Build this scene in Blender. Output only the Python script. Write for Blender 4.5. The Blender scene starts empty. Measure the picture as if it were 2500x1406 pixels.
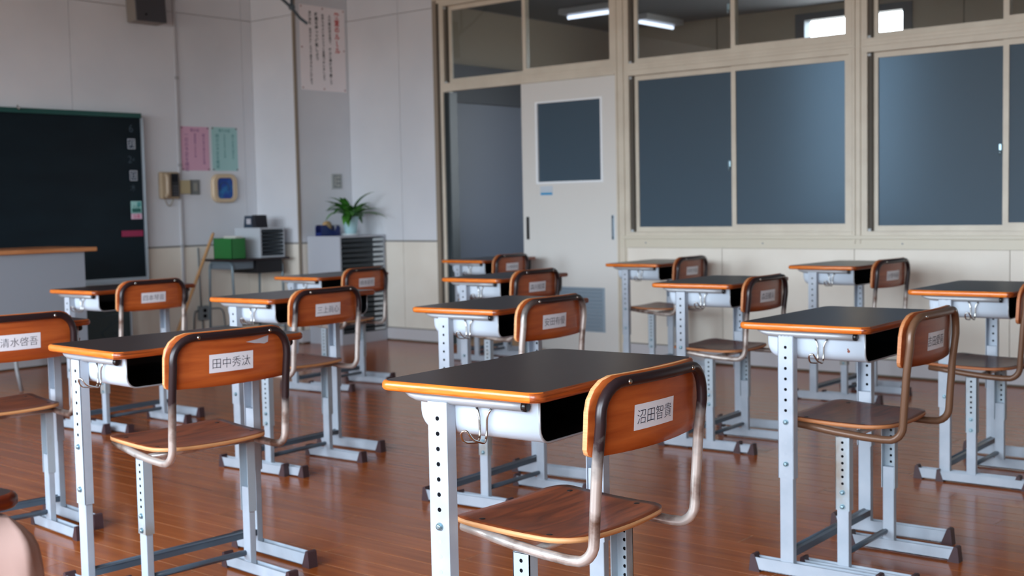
import bpy, bmesh, math, random
from mathutils import Vector, Matrix
random.seed(7)
S = bpy.context.scene
COL = S.collection
# ------------------------------------------------------------------ camera
F_PX, YAW, PITCH, ROLL, CAM_H = 3040.2453, 0.8766, 0.0655, -0.0199, 1.1137
cy, sy, cp, sp = math.cos(YAW), math.sin(YAW), math.cos(PITCH), math.sin(PITCH)
fwd = Vector((sy*cp, cy*cp, -sp)); right = Vector((cy, -sy, 0)); up = right.cross(fwd)
cr, sr = math.cos(ROLL), math.sin(ROLL)
r_, u_ = cr*right + sr*up, -sr*right + cr*up
cam = bpy.data.objects.new('camera', bpy.data.cameras.new('camera')); COL.objects.link(cam)
cam.matrix_world = Matrix(((r_.x, u_.x, -fwd.x, 0), (r_.y, u_.y, -fwd.y, 0), (r_.z, u_.z, -fwd.z, CAM_H), (0, 0, 0, 1)))
cam.data.sensor_width = 36; cam.data.lens = 36*F_PX/2500
cam.data.clip_start = 0.05; cam.data.clip_end = 200
cam.data.dof.use_dof = True; cam.data.dof.focus_distance = 2.45; cam.data.dof.aperture_fstop = 6.2
S.camera = cam
# ------------------------------------------------------------------ light and exposure
S.view_settings.view_transform = 'Standard'; S.view_settings.look = 'None'
S.view_settings.gamma = 1; S.view_settings.use_curve_mapping = False
S.view_settings.exposure = 0.80
SKY_STRENGTH = 11.0
w = bpy.data.worlds.new('overcast_sky'); S.world = w; w.use_nodes = True
nt = w.node_tree; nt.nodes.clear()
wo = nt.nodes.new('ShaderNodeOutputWorld'); bg = nt.nodes.new('ShaderNodeBackground')
tc = nt.nodes.new('ShaderNodeTexCoord'); sx = nt.nodes.new('ShaderNodeSeparateXYZ'); rp = nt.nodes.new('ShaderNodeValToRGB')
nt.links.new(tc.outputs['Generated'], sx.inputs[0]); nt.links.new(sx.outputs['Z'], rp.inputs[0])
rp.color_ramp.elements[0].position = 0.0; rp.color_ramp.elements[0].color = (.30, .29, .27, 1)
rp.color_ramp.elements[1].position = 0.5; rp.color_ramp.elements[1].color = (.70, .86, 1.0, 1)
e = rp.color_ramp.elements.new(.03); e.color = (.80, .91, 1.0, 1)
nt.links.new(rp.outputs[0], bg.inputs[0]); bg.inputs[1].default_value = SKY_STRENGTH; nt.links.new(bg.outputs[0], wo.inputs[0])
XC, YF, X1, Y2 = 7.456, 8.545, 6.856, 7.999          # corridor wall, front wall, column side, column face
XW, YB, ZC = -1.6, -2.2, 3.15                         # window wall, back wall, ceiling
WIN = [(-1.3, 1.2), (1.6, 4.1), (4.5, 7.2)]  # windows of the outer wall (y ranges), z .85 to 2.75
for a, b in WIN:
    l = bpy.data.lights.new('window_portal', 'AREA'); l.shape = 'RECTANGLE'; l.size = 1.9; l.size_y = b-a
    l.cycles.is_portal = True
    o = bpy.data.objects.new('window_portal', l); COL.objects.link(o)
    o.location = (XW-.06, (a+b)/2, 1.8); o.rotation_euler = (0, -math.pi/2, 0)

# ------------------------------------------------------------------ helpers
def lin(c):
    return tuple(((v/255+.055)/1.055)**2.4 if v/255 > .04045 else v/255/12.92 for v in c)
def mat(name, col, rough=.5, metal=0., coat=0., spec=.5, trans=0., emit=None, es=0.):
    m = bpy.data.materials.new(name); m.use_nodes = True
    b = m.node_tree.nodes['Principled BSDF']
    b.inputs['Base Color'].default_value = (*lin(col), 1); b.inputs['Roughness'].default_value = rough
    b.inputs['Metallic'].default_value = metal; b.inputs['Coat Weight'].default_value = coat
    b.inputs['Specular IOR Level'].default_value = spec; b.inputs['Transmission Weight'].default_value = trans
    if emit: b.inputs['Emission Color'].default_value = (*lin(emit), 1); b.inputs['Emission Strength'].default_value = es
    return m
def N(m, t, **k):
    n = m.node_tree.nodes.new(t)
    for a, b in k.items(): setattr(n, a, b)
    return n
def L(m, a, b): m.node_tree.links.new(a, b)
def noise_mix(m, c1, c2, scale=(1, 1, 1), ns=5, lo=.35, hi=.65, detail=4, bump=0., obj_shift=True, dist=0., coord='Object'):
    """colour = mix of c1 and c2 driven by stretched noise in object space"""
    b = m.node_tree.nodes['Principled BSDF']
    t = N(m, 'ShaderNodeTexCoord'); mp = N(m, 'ShaderNodeMapping'); mp.inputs['Scale'].default_value = scale
    L(m, t.outputs[coord], mp.inputs[0])
    src = mp.outputs[0]
    if obj_shift:
        oi = N(m, 'ShaderNodeObjectInfo'); mu = N(m, 'ShaderNodeMath', operation='MULTIPLY'); mu.inputs[1].default_value = 37.
        L(m, oi.outputs['Random'], mu.inputs[0]); va = N(m, 'ShaderNodeVectorMath', operation='ADD')
        L(m, src, va.inputs[0]); L(m, mu.outputs[0], va.inputs[1]); src = va.outputs[0]
    nz = N(m, 'ShaderNodeTexNoise'); nz.inputs['Scale'].default_value = ns; nz.inputs['Detail'].default_value = detail
    nz.inputs['Distortion'].default_value = dist
    L(m, src, nz.inputs[0])
    cr = N(m, 'ShaderNodeValToRGB'); cr.color_ramp.elements[0].position = lo; cr.color_ramp.elements[1].position = hi
    cr.color_ramp.elements[0].color = (*lin(c1), 1); cr.color_ramp.elements[1].color = (*lin(c2), 1)
    L(m, nz.outputs[0], cr.inputs[0]); L(m, cr.outputs[0], b.inputs['Base Color'])
    if bump:
        bp = N(m, 'ShaderNodeBump'); bp.inputs['Strength'].default_value = bump; bp.inputs['Distance'].default_value = .002
        L(m, nz.outputs[0], bp.inputs['Height']); L(m, bp.outputs[0], b.inputs['Normal'])
    return cr.outputs[0], b
M = {}
M['wall'] = mat('wall_paint', (196, 188, 182), .6); noise_mix(M['wall'], (212, 215, 222), (219, 221, 227), ns=2, obj_shift=False)
M['wainscot'] = mat('wainscot_paint', (214, 204, 176), .5); noise_mix(M['wainscot'], (229, 221, 209), (236, 229, 218), ns=3, obj_shift=False)
M['groove'] = mat('groove_paint', (120, 112, 100), .7)
M['base'] = mat('skirting_vinyl', (200, 198, 202), .45)
M['ceiling'] = mat('ceiling_board', (168, 166, 164), .8)
M['steel'] = mat('grey_steel_paint', (176, 186, 198), .38); noise_mix(M['steel'], (174, 184, 197), (186, 194, 206), ns=14, detail=6)
M['steel_chair'] = mat('worn_steel_paint', (170, 182, 192), .42); noise_mix(M['steel_chair'], (150, 140, 130), (176, 188, 198), scale=(1, 1, .6), ns=9, lo=.30, hi=.46, detail=6)
M['rail'] = mat('rail_grey', (158, 160, 164), .35, metal=.25)
M['tray'] = mat('tray_enamel', (196, 207, 220), .22, coat=.3)
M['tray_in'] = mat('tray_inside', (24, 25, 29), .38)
M['chrome'] = mat('zinc_steel', (190, 188, 184), .22, metal=1.)
M['bolt'] = mat('zinc_bolt', (150, 178, 190), .3, metal=.8)
M['hole'] = mat('hole_dark', (14, 14, 18), .9, spec=.1)
M['dimple'] = mat('punched_ring', (120, 132, 144), .5)
M['rubber'] = mat('brown_rubber', (72, 50, 54), .5)
M['black'] = mat('black_plastic', (20, 18, 20), .3)
M['label'] = mat('label_paper', (238, 237, 244), .4)
M['ink'] = mat('navy_ink', (26, 38, 62), .6)
M['label_used'] = mat('label_paper_dull', (190, 188, 196), .45)
# worn tube: dark lacquer on top, bare metal lower down
m = M['tube'] = mat('worn_tube', (150, 140, 130), .3, metal=.75)
b = m.node_tree.nodes['Principled BSDF']
t = N(m, 'ShaderNodeTexCoord'); sep = N(m, 'ShaderNodeSeparateXYZ'); L(m, t.outputs['Object'], sep.inputs[0])
oi = N(m, 'ShaderNodeObjectInfo'); nz = N(m, 'ShaderNodeTexNoise'); nz.inputs['Scale'].default_value = 14; nz.inputs['Detail'].default_value = 6
va = N(m, 'ShaderNodeVectorMath', operation='ADD'); L(m, t.outputs['Object'], va.inputs[0]); L(m, oi.outputs['Random'], va.inputs[1]); L(m, va.outputs[0], nz.inputs[0])
m1 = N(m, 'ShaderNodeMath', operation='MULTIPLY_ADD'); L(m, nz.outputs[0], m1.inputs[0]); m1.inputs[1].default_value = .22; L(m, sep.outputs['Z'], m1.inputs[2])
at = N(m, 'ShaderNodeAttribute', attribute_type='OBJECT', attribute_name='wear'); m2 = N(m, 'ShaderNodeMath', operation='ADD'); L(m, at.outputs['Fac'], m2.inputs[0]); L(m, m1.outputs[0], m2.inputs[1])
mr = N(m, 'ShaderNodeMapRange'); mr.inputs['From Min'].default_value = .74; mr.inputs['From Max'].default_value = .82
L(m, m2.outputs[0], mr.inputs['Value'])
cr1 = N(m, 'ShaderNodeValToRGB'); cr1.color_ramp.elements[0].position = .32; cr1.color_ramp.elements[1].position = .52
cr1.color_ramp.elements[0].color = (*lin((116, 88, 74)), 1); cr1.color_ramp.elements[1].color = (*lin((214, 206, 200)), 1)
L(m, nz.outputs[0], cr1.inputs[0])
mx = N(m, 'ShaderNodeMix', data_type='RGBA'); L(m, mr.outputs[0], mx.inputs['Factor']); L(m, cr1.outputs[0], mx.inputs['A'])
ab = N(m, 'ShaderNodeAttribute', attribute_type='OBJECT', attribute_name='bronze'); mb_ = N(m, 'ShaderNodeMix', data_type='RGBA'); L(m, ab.outputs['Fac'], mb_.inputs['Factor'])
mb_.inputs['A'].default_value = (*lin((42, 28, 31)), 1); mb_.inputs['B'].default_value = (*lin((112, 80, 60)), 1); L(m, mb_.outputs['Result'], mx.inputs['B'])
L(m, mx.outputs['Result'], b.inputs['Base Color'])
ms = N(m, 'ShaderNodeMapRange'); ms.inputs['To Min'].default_value = .6; ms.inputs['To Max'].default_value = .1
L(m, mr.outputs[0], ms.inputs['Value']); L(m, ms.outputs[0], b.inputs['Metallic'])
# woods
def wood(name, c1, c2, stretch, ns, rough, coat=.0, tint=0., lo=.3, hi=.7, dist=.6):
    m = mat(name, c1, rough, coat=coat)
    out, b = noise_mix(m, c1, c2, scale=stretch, ns=ns, lo=lo, hi=hi, detail=6, dist=dist)
    if tint:
        oi = N(m, 'ShaderNodeObjectInfo'); hs = N(m, 'ShaderNodeHueSaturation')
        mr = N(m, 'ShaderNodeMapRange'); mr.inputs['To Min'].default_value = 1-tint; mr.inputs['To Max'].default_value = 1+tint
        L(m, oi.outputs['Random'], mr.inputs['Value']); L(m, mr.outputs[0], hs.inputs['Value']); L(m, out, hs.inputs['Color'])
        L(m, hs.outputs[0], b.inputs['Base Color'])
    b.inputs['Coat Roughness'].default_value = .12
    return m
M['top'] = wood('dark_desktop', (32, 22, 25), (44, 33, 37), (1, 12, 1), 7, .30)
M['edge'] = wood('varnished_edge', (196, 92, 22), (228, 130, 46), (3, 3, 40), 5, .28, coat=.25, tint=.12)
M['edge_worn_shade'] = wood('worn_shaded_edge', (96, 40, 18), (176, 84, 34), (2, 20, 60), 4, .3, coat=.2, tint=.1)  # wear and the shade of less lit sides, both put into the colour
M['back'] = wood('backrest_veneer', (160, 70, 28), (196, 100, 46), (1, 1, 9), 5, .33, coat=.15, tint=.08)
M['ply'] = wood('plywood_edge', (206, 142, 90), (228, 170, 118), (1, 1, 60), 6, .5)
M['seat'] = wood('seat_veneer', (82, 34, 18), (148, 72, 36), (1, 5, 1), 5, .40, coat=.15, tint=.06, lo=.25, hi=.68, dist=1.6)
M['plank'] = wood('floor_plank', (154, 78, 30), (182, 98, 44), (16, 1, 1), 3.0, .19, tint=.09, dist=.4)
for k in ('ply', 'seat', 'back', 'edge', 'edge_worn_shade'):   # veneers and edges multiplied darker on some chairs and one desk
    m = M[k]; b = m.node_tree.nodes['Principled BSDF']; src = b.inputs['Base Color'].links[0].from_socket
    at = N(m, 'ShaderNodeAttribute', attribute_type='OBJECT', attribute_name='dark_tone'); mx = N(m, 'ShaderNodeMix', data_type='RGBA', blend_type='MULTIPLY')
    L(m, at.outputs['Fac'], mx.inputs['Factor']); L(m, src, mx.inputs['A']); mx.inputs['B'].default_value = {'ply': (.55, .32, .25, 1), 'edge': (.22, .12, .14, 1), 'edge_worn_shade': (.30, .16, .18, 1)}.get(k, (.42, .38, .42, 1))
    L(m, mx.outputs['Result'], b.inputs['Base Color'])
M['plank'].node_tree.nodes['Principled BSDF'].inputs['Specular IOR Level'].default_value = .4
M['joint'] = mat('floor_joint', (196, 152, 112), .5)
M['podium_wood'] = wood('podium_wood', (176, 112, 70), (200, 138, 92), (1, 8, 8), 4, .4)
M['pole_wood'] = mat('pole_wood', (196, 150, 104), .5)

def link(name, me, m=None, parent=None, **props):
    o = bpy.data.objects.new(name, me); COL.objects.link(o)
    if m is not None and me is not None:
        for k in (m if isinstance(m, (list, tuple)) else [m]): me.materials.append(k)
    if parent: o.parent = parent
    for k, v in props.items(): o[k] = v
    return o
def empty(name, loc, rz=0, **props):
    o = bpy.data.objects.new(name, None); COL.objects.link(o); o.location = loc; o.rotation_euler = (0, 0, rz); o.empty_display_size = .1
    for k, v in props.items(): o[k] = v
    return o
class MB:
    """collects shapes into one mesh"""
    def __init__(s): s.bm = bmesh.new(); s.n = 0
    def box(s, x0, x1, y0, y1, z0, z1, mi=0, bev=0., rot=None, piv=None):
        if min(x1-x0, y1-y0, z1-z0) > .0045:   # keep faces of touching boxes out of one plane
            q_ = .00012*(s.n % 7); x0 += q_; x1 -= q_; y0 += q_; y1 -= q_; z0 += q_; z1 -= q_
        s.n += 1
        r = bmesh.ops.create_cube(s.bm, size=1); vs = r['verts']
        for v in vs: v.co = Vector(((x0+x1)/2+v.co.x*(x1-x0), (y0+y1)/2+v.co.y*(y1-y0), (z0+z1)/2+v.co.z*(z1-z0)))
        fs = list({f for v in vs for f in v.link_faces})
        for f in fs: f.material_index = mi
        if bev:
            es = list({e for v in vs for e in v.link_edges})
            q = bmesh.ops.bevel(s.bm, geom=es, offset=bev, segments=2, affect='EDGES', profile=.5)
            vs = list({v for f in q['faces'] for v in f.verts} | {v for v in vs if v.is_valid})
            for f in q['faces']: f.material_index = mi
        if rot is not None: bmesh.ops.rotate(s.bm, verts=[v for v in vs if v.is_valid], cent=piv or Vector(((x0+x1)/2, (y0+y1)/2, (z0+z1)/2)), matrix=rot)
        return s
    def tube(s, pts, r, seg=10, mi=0, closed=False, cap=True):
        pts = [Vector(p) for p in pts]; n = len(pts); rings = []; prev = None
        for i, p in enumerate(pts):
            a = pts[i-1] if (i or closed) else p; c = pts[(i+1) % n] if (i < n-1 or closed) else p
            d = (c-a).normalized()
            if prev is None:
                ref = Vector((0, 0, 1)) if abs(d.z) < .9 else Vector((1, 0, 0)); nx = d.cross(ref).normalized()
            else: nx = (prev-d*prev.dot(d)).normalized()
            prev = nx; ny = d.cross(nx); rr = r[i] if isinstance(r, (list, tuple)) else r
            rings.append([s.bm.verts.new(p+(nx*math.cos(2*math.pi*k/seg)+ny*math.sin(2*math.pi*k/seg))*rr) for k in range(seg)])
        for i in range(n if closed else n-1):
            A, B = rings[i], rings[(i+1) % n]
            for k in range(seg):
                f = s.bm.faces.new((A[k], A[(k+1) % seg], B[(k+1) % seg], B[k])); f.smooth = True; f.material_index = mi
        if cap and not closed:
            for q in (rings[0][::-1], rings[-1]): f = s.bm.faces.new(q); f.material_index = mi
        return s
    def cyl(s, c, axis, r, h, seg=12, mi=0, r2=None):
        a = Vector(axis).normalized()*h/2; c = Vector(c); return s.tube([c-a, c+a], [r, r if r2 is None else r2], seg, mi)
    def prism(s, poly, axis, a, b, mi=0):
        """poly: 2-D points in the two other axes (cyclic order of x,y,z without `axis`)"""
        def P(p, t):
            return Vector((t, p[0], p[1])) if axis == 0 else Vector((p[0], t, p[1])) if axis == 1 else Vector((p[0], p[1], t))
        A = [s.bm.verts.new(P(p, a)) for p in poly]; B = [s.bm.verts.new(P(p, b)) for p in poly]; n = len(poly)
        fs = [s.bm.faces.new(A[::-1]), s.bm.faces.new(B)]
        for i in range(n): fs.append(s.bm.faces.new((A[i], A[(i+1) % n], B[(i+1) % n], B[i])))
        for f in fs: f.material_index = mi
        return s
    def lathe(s, prof, c=(0, 0, 0), seg=20, mi=0):
        rings = [[s.bm.verts.new((c[0]+r*math.cos(2*math.pi*k/seg), c[1]+r*math.sin(2*math.pi*k/seg), c[2]+z)) for k in range(seg)] for r, z in prof]
        for A, B in zip(rings, rings[1:]):
            for k in range(seg):
                f = s.bm.faces.new((A[k], A[(k+1) % seg], B[(k+1) % seg], B[k])); f.smooth = True; f.material_index = mi
        s.bm.faces.new(rings[0][::-1]).material_index = mi; s.bm.faces.new(rings[-1]).material_index = mi
        return s
    def mesh(s, name):
        bmesh.ops.recalc_face_normals(s.bm, faces=s.bm.faces[:])
        me = bpy.data.meshes.new(name); s.bm.to_mesh(me); s.bm.free(); return me
    def build(s, name, m, parent=None, **props): return link(name, s.mesh(name), m, parent, **props)
def arc(c, r, a0, a1, n):  # 2-D arc points
    return [(c[0]+r*math.cos(math.radians(a0+(a1-a0)*i/n)), c[1]+r*math.sin(math.radians(a0+(a1-a0)*i/n))) for i in range(n+1)]
def round_rect(w, h, r, n=5, cx=0, cz=0):
    rs = r if isinstance(r, (list, tuple)) else [r]*4  # order: +x+y, -x+y, -x-y, +x-y
    out = []
    for (qx, qy, a), rr in zip(((1, 1, 0), (-1, 1, 90), (-1, -1, 180), (1, -1, 270)), rs):
        out += arc((cx+qx*(w/2-rr), cz+qy*(h/2-rr)), rr, a, a+90, n)
    return out
def smooth_path(pts, rad, n=5):
    """polyline with rounded corners"""
    pts = [Vector(p) for p in pts]; out = [pts[0]]
    for i in range(1, len(pts)-1):
        a, b, c = pts[i-1], pts[i], pts[i+1]; rr = rad[i-1] if isinstance(rad, (list, tuple)) else rad
        d1 = (a-b).normalized(); d2 = (c-b).normalized(); p0 = b+d1*min(rr, (a-b).length*.49); p1 = b+d2*min(rr, (c-b).length*.49)
        for k in range(n+1):
            t = k/n; out.append(p0*(1-t)**2+b*2*t*(1-t)+p1*t*t)
    out.append(pts[-1]); return out
_tx = {}
def text_mesh(body, size, ext=.0004, spacing=1., off=0.):
    """lettering as a mesh, centred on the origin, in the x-y plane"""
    cu = bpy.data.curves.new('lettering', 'FONT'); cu.body = body; cu.size = size; cu.align_x = 'CENTER'; cu.align_y = 'CENTER'
    cu.extrude = ext; cu.offset = off*size; cu.space_line = spacing; cu.resolution_u = 2
    o = bpy.data.objects.new('lettering', cu); COL.objects.link(o); bpy.context.view_layer.update()
    me = bpy.data.meshes.new_from_object(o.evaluated_get(bpy.context.evaluated_depsgraph_get()))
    bpy.data.objects.remove(o); bpy.data.curves.remove(cu)
    xs = [v.co.x for v in me.vertices]; ys = [v.co.y for v in me.vertices]
    if xs:
        cx, cyy = (min(xs)+max(xs))/2, (min(ys)+max(ys))/2
        for v in me.vertices: v.co.x -= cx; v.co.y -= cyy
    me.name = 'lettering'; return me
def copy_tree(o, parent=None):
    c = o.copy(); COL.objects.link(c); c.parent = parent
    for ch in o.children: copy_tree(ch, c)
    return c
def channel(mb, x0, x1, y0, y1, z0, z1, t, side, mi=0):
    """C channel along z; web at x0 side when side=-1 (outer face -x), open to +x"""
    if side < 0: mb.box(x0, x0+t, y0, y1, z0, z1, mi)
    else: mb.box(x1-t, x1, y0, y1, z0, z1, mi)
    mb.box(x0, x1, y0, y0+t, z0, z1, mi); mb.box(x0, x1, y1-t, y1, z0, z1, mi)

# ================================================================== the room
def quad_panels(parent, m, axis, plane, thick, spans, zs, gap=.004, name='panel'):
    """flat panels with open joints on a wall; axis 0: wall at x=plane, spans in y; axis 1: wall at y=plane, spans in x"""
    for a, b in spans:
        for z0, z1 in zs:
            mb = MB()
            if axis == 0: mb.box(plane, plane+thick, a+gap/2, b-gap/2, z0+gap/2, z1-gap/2)
            else: mb.box(a+gap/2, b-gap/2, plane, plane+thick, z0+gap/2, z1-gap/2)
            mb.build(name, m, parent)
# floor: individual planks over a sub-floor
fl = MB().box(XW-.1, 10.2, YB-.1, YF+.1, -.06, -.0006).build('floor', M['joint'], kind='structure')
PW, PL, GAP = .0975, 1.83, .0034
plank_me = MB().box(GAP/2, PW-GAP/2, GAP/2, PL-GAP/2, -.0007, 0).mesh('plank')
plank_me.materials.append(M['plank'])
cands = []
nx = int((XC-XW)/PW)+1
for i in range(nx):
    x = XC-(i+1)*PW; off = ((i*0.618) % 1)*PL
    j = -2
    while YB-PL+j*0 + 0 > 1e9: pass
    k0 = int((YB-off)/PL)-1
    for k in range(k0, int((YF-off)/PL)+1):
        y0 = max(k*PL+off, YB); y1 = min((k+1)*PL+off, YF)
        if y1-y0 < .02 or x < XW-PW: continue
        cx, cyv = x+PW/2, (y0+y1)/2
        v = Vector((cx, cyv, -CAM_H)); z = v.dot(fwd)
        vis = False
        for yy in (y0, cyv, y1):
            v = Vector((cx, yy, -CAM_H)); z = v.dot(fwd)
            if z > .5 and abs(v.dot(r_)/z)*F_PX < 1330 and abs(v.dot(u_)/z)*F_PX < 760: vis = True
        cands.append((0 if vis else 1, (cx*cx+cyv*cyv), x, y0, y1))
cands.sort()
rest = MB()
for n, (nv, dd, x, y0, y1) in enumerate(cands):
    if n < 298:
        o = link('plank', plank_me, None, fl); o.location = (x, y0, 0); o.scale = (1, (y1-y0)/PL, 1)
    else: rest.box(x+GAP/2, x+PW-GAP/2, y0+GAP/2, y1-GAP/2, -.0007, 0)
rest.build('planks', M['plank'], fl, kind='stuff')

ce = MB().box(XW-.1, XC+.1, YB-.1, YF+.1, ZC, ZC+.06).build('ceiling', M['ceiling'], kind='structure')
# front wall with panels
wf = MB().box(XW-.1, XC+.1, YF+.012, YF+.14, 0, ZC).build('wall_front', M['groove'], kind='structure')
ZS, ZW, ZSILL = 2.7257, .8413, .835
quad_panels(wf, M['wall'], 1, YF, .012, [(XW, .7), (.7, 2.3), (2.3, 3.55), (3.55, 5.15), (5.15, 6.75), (6.75, X1)], [(ZW, ZS), (ZS, ZC)])
quad_panels(wf, M['wainscot'], 1, YF, .012, [(XW, .7), (.7, 2.3), (2.3, 3.55), (3.55, 5.15), (5.15, 6.75), (6.75, X1)], [(.11, ZW)])
MB().box(XW, X1, YF-.012, YF+.012, .012, .11).build('baseboard_front', M['base'], kind='structure')
DR = mat('dado_groove_paint', (132, 130, 128), .6)
MB().box(XW, X1, YF-.0015, YF+.01, ZW-.007, ZW+.007).build('trim_9', DR, kind='structure')
MB().box(X1-.0015, X1+.01, Y2, YF, ZW-.007, ZW+.007).build('trim_10', DR, kind='structure')
MB().box(XC-.0015, XC+.01, 6.985, Y2, ZW-.007, ZW+.007).build('trim_11', DR, kind='structure')
MB().box(X1+.018, XC, Y2-.0015, Y2+.01, ZW-.007, ZW+.007).build('trim_12', DR, kind='structure')
# corner column
wc = MB().box(X1+.012, XC+.1, Y2+.012, YF+.05, 0, ZC).build('wall_column', M['groove'], kind='structure')
for z0, z1, mm in ((.11, ZW, 'wainscot'), (ZW, ZS, 'wall'), (ZS, ZC, 'wall')):
    MB().box(X1, X1+.012, Y2+.006, YF, z0+.002, z1-.002).build('panel', M[mm], wc)
    MB().box(X1+.014, XC, Y2, Y2+.012, z0+.002, z1-.002).build('panel', M[mm], wc)
MB().box(X1-.004, X1+.018, Y2-.006, Y2+.012, 0, ZC).build('corner_bead', mat('corner_bead', (140, 128, 114), .5), wc)
MB().box(X1-.012, X1+.012, Y2-.012, YF-.012, .012, .11).box(X1, XC, Y2-.012, Y2+.01, .012, .11).build('baseboard_column', M['base'], kind='structure')
# corridor wall
wr = empty('wall_corridor', (0, 0, 0), kind='structure')
core = MB()
core.box(XC+.012, XC+.12, 6.98, Y2+.02, 0, ZC)            # between door and column
core.box(XC+.012, XC+.12, YB, 5.18, 0, ZSILL-.02)          # below windows
core.box(XC+.012, XC+.12, YB, 6.98, 2.76, ZC)              # above windows
core.box(XC+.012, XC+.12, YB, .35, ZSILL-.02, 2.76)
core.build('wall_core', M['groove'], wr)
quad_panels(wr, M['wall'], 0, XC, .012, [(6.98, 7.383), (7.383, Y2)], [(ZW, ZS), (ZS, ZC)])
quad_panels(wr, M['wainscot'], 0, XC, .012, [(6.98, 7.383), (7.383, Y2)], [(.11, ZW)])
quad_panels(wr, M['wainscot'], 0, XC, .012, [(.50, 1.457), (1.457, 2.414), (2.414, 3.377), (3.377, 4.334), (4.334, 5.16)], [(.11, .80)])
quad_panels(wr, M['wall'], 0, XC, .012, [(YB, .35)], [(ZSILL, 2.76)])
quad_panels(wr, M['wainscot'], 0, XC, .012, [(YB, -.46), (-.46, .50)], [(.11, .80)])
quad_panels(wr, M['wall'], 0, XC, .012, [(YB, .35), (.35, 3.38), (3.38, 6.98)], [(2.79, ZC)])
MB().box(XC-.012, XC+.012, YB, 5.16, .012, .105).box(XC-.012, XC+.012, 6.98, Y2, .012, .105).build('baseboard_right', M['base'], kind='structure')
# window wall and back wall (behind the camera)
wl = MB()
wl.box(XW-.15, XW, YB-.1, YF+.1, 0, .85).box(XW-.15, XW, YB-.1, YF+.1, 2.75, ZC)
ys = [YB-.1]+[v for ab in WIN for v in ab]+[YF+.1]
for a, b in zip(ys[::2], ys[1::2]): wl.box(XW-.15, XW, a, b, .85, 2.75)
wl.build('wall_left', M['wall'], kind='structure')
for i, (a, b) in enumerate(WIN):
    mb = MB()
    for q in (a, (a+b)/2-.02, b-.04): mb.box(XW-.1, XW-.05, q, q+.04, .85, 2.75)
    for q in (.85, 2.05, 2.71): mb.box(XW-.1, XW-.05, a, b, q, q+.04)
    mb.build('window_%d' % (i+5), mat('alu_frame', (170, 165, 155), .4), kind='structure')
MB().box(XW-.1, XC+.1, YB-.12, YB, 0, ZC).build('wall_back', mat('pinboard_cloth', (96, 104, 96), .8), kind='structure')

# ------------------------------------------------------------------ interior windows and door towards the corridor
FR = mat('beige_frame_paint', (206, 194, 174), .4); noise_mix(FR, (208, 198, 182), (217, 208, 192), ns=6, obj_shift=False)
DK = mat('dark_gap', (84, 78, 70), .7)
CLEAR = mat('clear_glass', (236, 242, 245), .0, trans=1.); CLEAR.node_tree.nodes['Principled BSDF'].inputs['IOR'].default_value = 1.45
FROST = mat('frosted_glass', (82, 102, 118), .48, trans=.32)
FROST.node_tree.nodes['Principled BSDF'].inputs['IOR'].default_value = 1.3
def win_unit(name, ya, yb, z0, z1, mull, glass, latch=None, dark_far=True):
    """a sliding two-sash window in the corridor wall; ya<yb (ya is nearer)"""
    g = empty(name, (0, 0, 0), kind='structure')
    f = MB()
    f.box(XC-.006, XC+.09, ya, ya+.022, z0, z1).box(XC-.006, XC+.09, yb-.03, yb, z0, z1)
    f.box(XC-.006, XC+.09, ya, yb, z0, z0+.028).box(XC-.006, XC+.09, ya, yb, z1-.03, z1)
    f.box(XC-.012, XC-.004, ya, yb, z0+.022, z0+.028).box(XC-.012, XC-.004, ya, yb, z1-.03, z1-.024)
    f.build('window_frame', FR, g)
    MB().box(XC+.012, XC+.03, yb-.056, yb-.03, z0+.028, z1-.03).build('track_gap', DK, g)
    for k, (a, b, dx) in enumerate(((ya+.022, mull+.018, .012), (mull-.018, yb-.05, .034))):
        s = MB(); st = .034; x0, x1 = XC+dx, XC+dx+.02
        s.box(x0, x1, a, a+st, z0+.028, z1-.03).box(x0, x1, b-st, b, z0+.028, z1-.03)
        s.box(x0, x1, a, b, z0+.028, z0+.028+st+.014*(k == 0)).box(x0, x1, a, b, z1-.03-st, z1-.03)
        so = s.build('sash', FR, g)
        MB().box(x0+.008, x0+.012, a+st-.012, b-st+.012, z0+.016+st, z1-.018-st).build('pane', glass, so)
    if latch: MB().box(XC-.004, XC+.014, mull+.02, mull+.036, latch-.02, latch+.022, bev=.003).cyl((XC-.006, mull+.028, latch-.03), (0, 0, 1), .004, .03).build('latch', M['bolt'], g)
    for zz in (z0+.036, z1-.044): MB().box(XC+.002, XC+.012, yb-.05, yb-.03, zz-.008, zz+.008).build('stopper', mat('stopper_grey', (186, 192, 196), .5), g)
    return g
win_unit('window_1', 3.388, 5.111, .885, 2.055, 4.243, FROST, 1.37)
win_unit('window_2', 3.388, 5.111, 2.085, 2.755, 4.243, CLEAR, 2.42)
win_unit('window_3', 1.595, 3.318, .885, 2.055, 2.445, FROST, 1.40)
win_unit('window_4', 1.595, 3.318, 2.085, 2.755, 2.445, CLEAR)
win_unit('window_9', 5.200, 6.90, 2.085, 2.755, 6.048, CLEAR)
win_unit('window_10', .40, 1.525, .885, 2.055, .96, FROST)
win_unit('window_11', .40, 1.525, 2.085, 2.755, .96, CLEAR)
tr = MB()
for a, b in ((5.111, 5.200), (3.318, 3.388), (1.525, 1.595), (.33, .40)):
    tr.box(XC-.004, XC+.10, a, b, ZSILL if a < 5 else 0, 2.79)
    tr.box(XC-.014, XC-.002, a+.012, a+.022, ZSILL if a < 5 else 0, 2.79).box(XC-.014, XC-.002, b-.022, b-.012, ZSILL if a < 5 else 0, 2.79)
tr.build('trim_1', FR, kind='structure')                                   # posts
MB().box(XC-.0034, XC+.0996, .33, 6.98, 2.755, 2.79).box(XC-.012, XC+.02, .33, 6.98, 2.78, 2.80).build('trim_2', FR, kind='structure')
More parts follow.
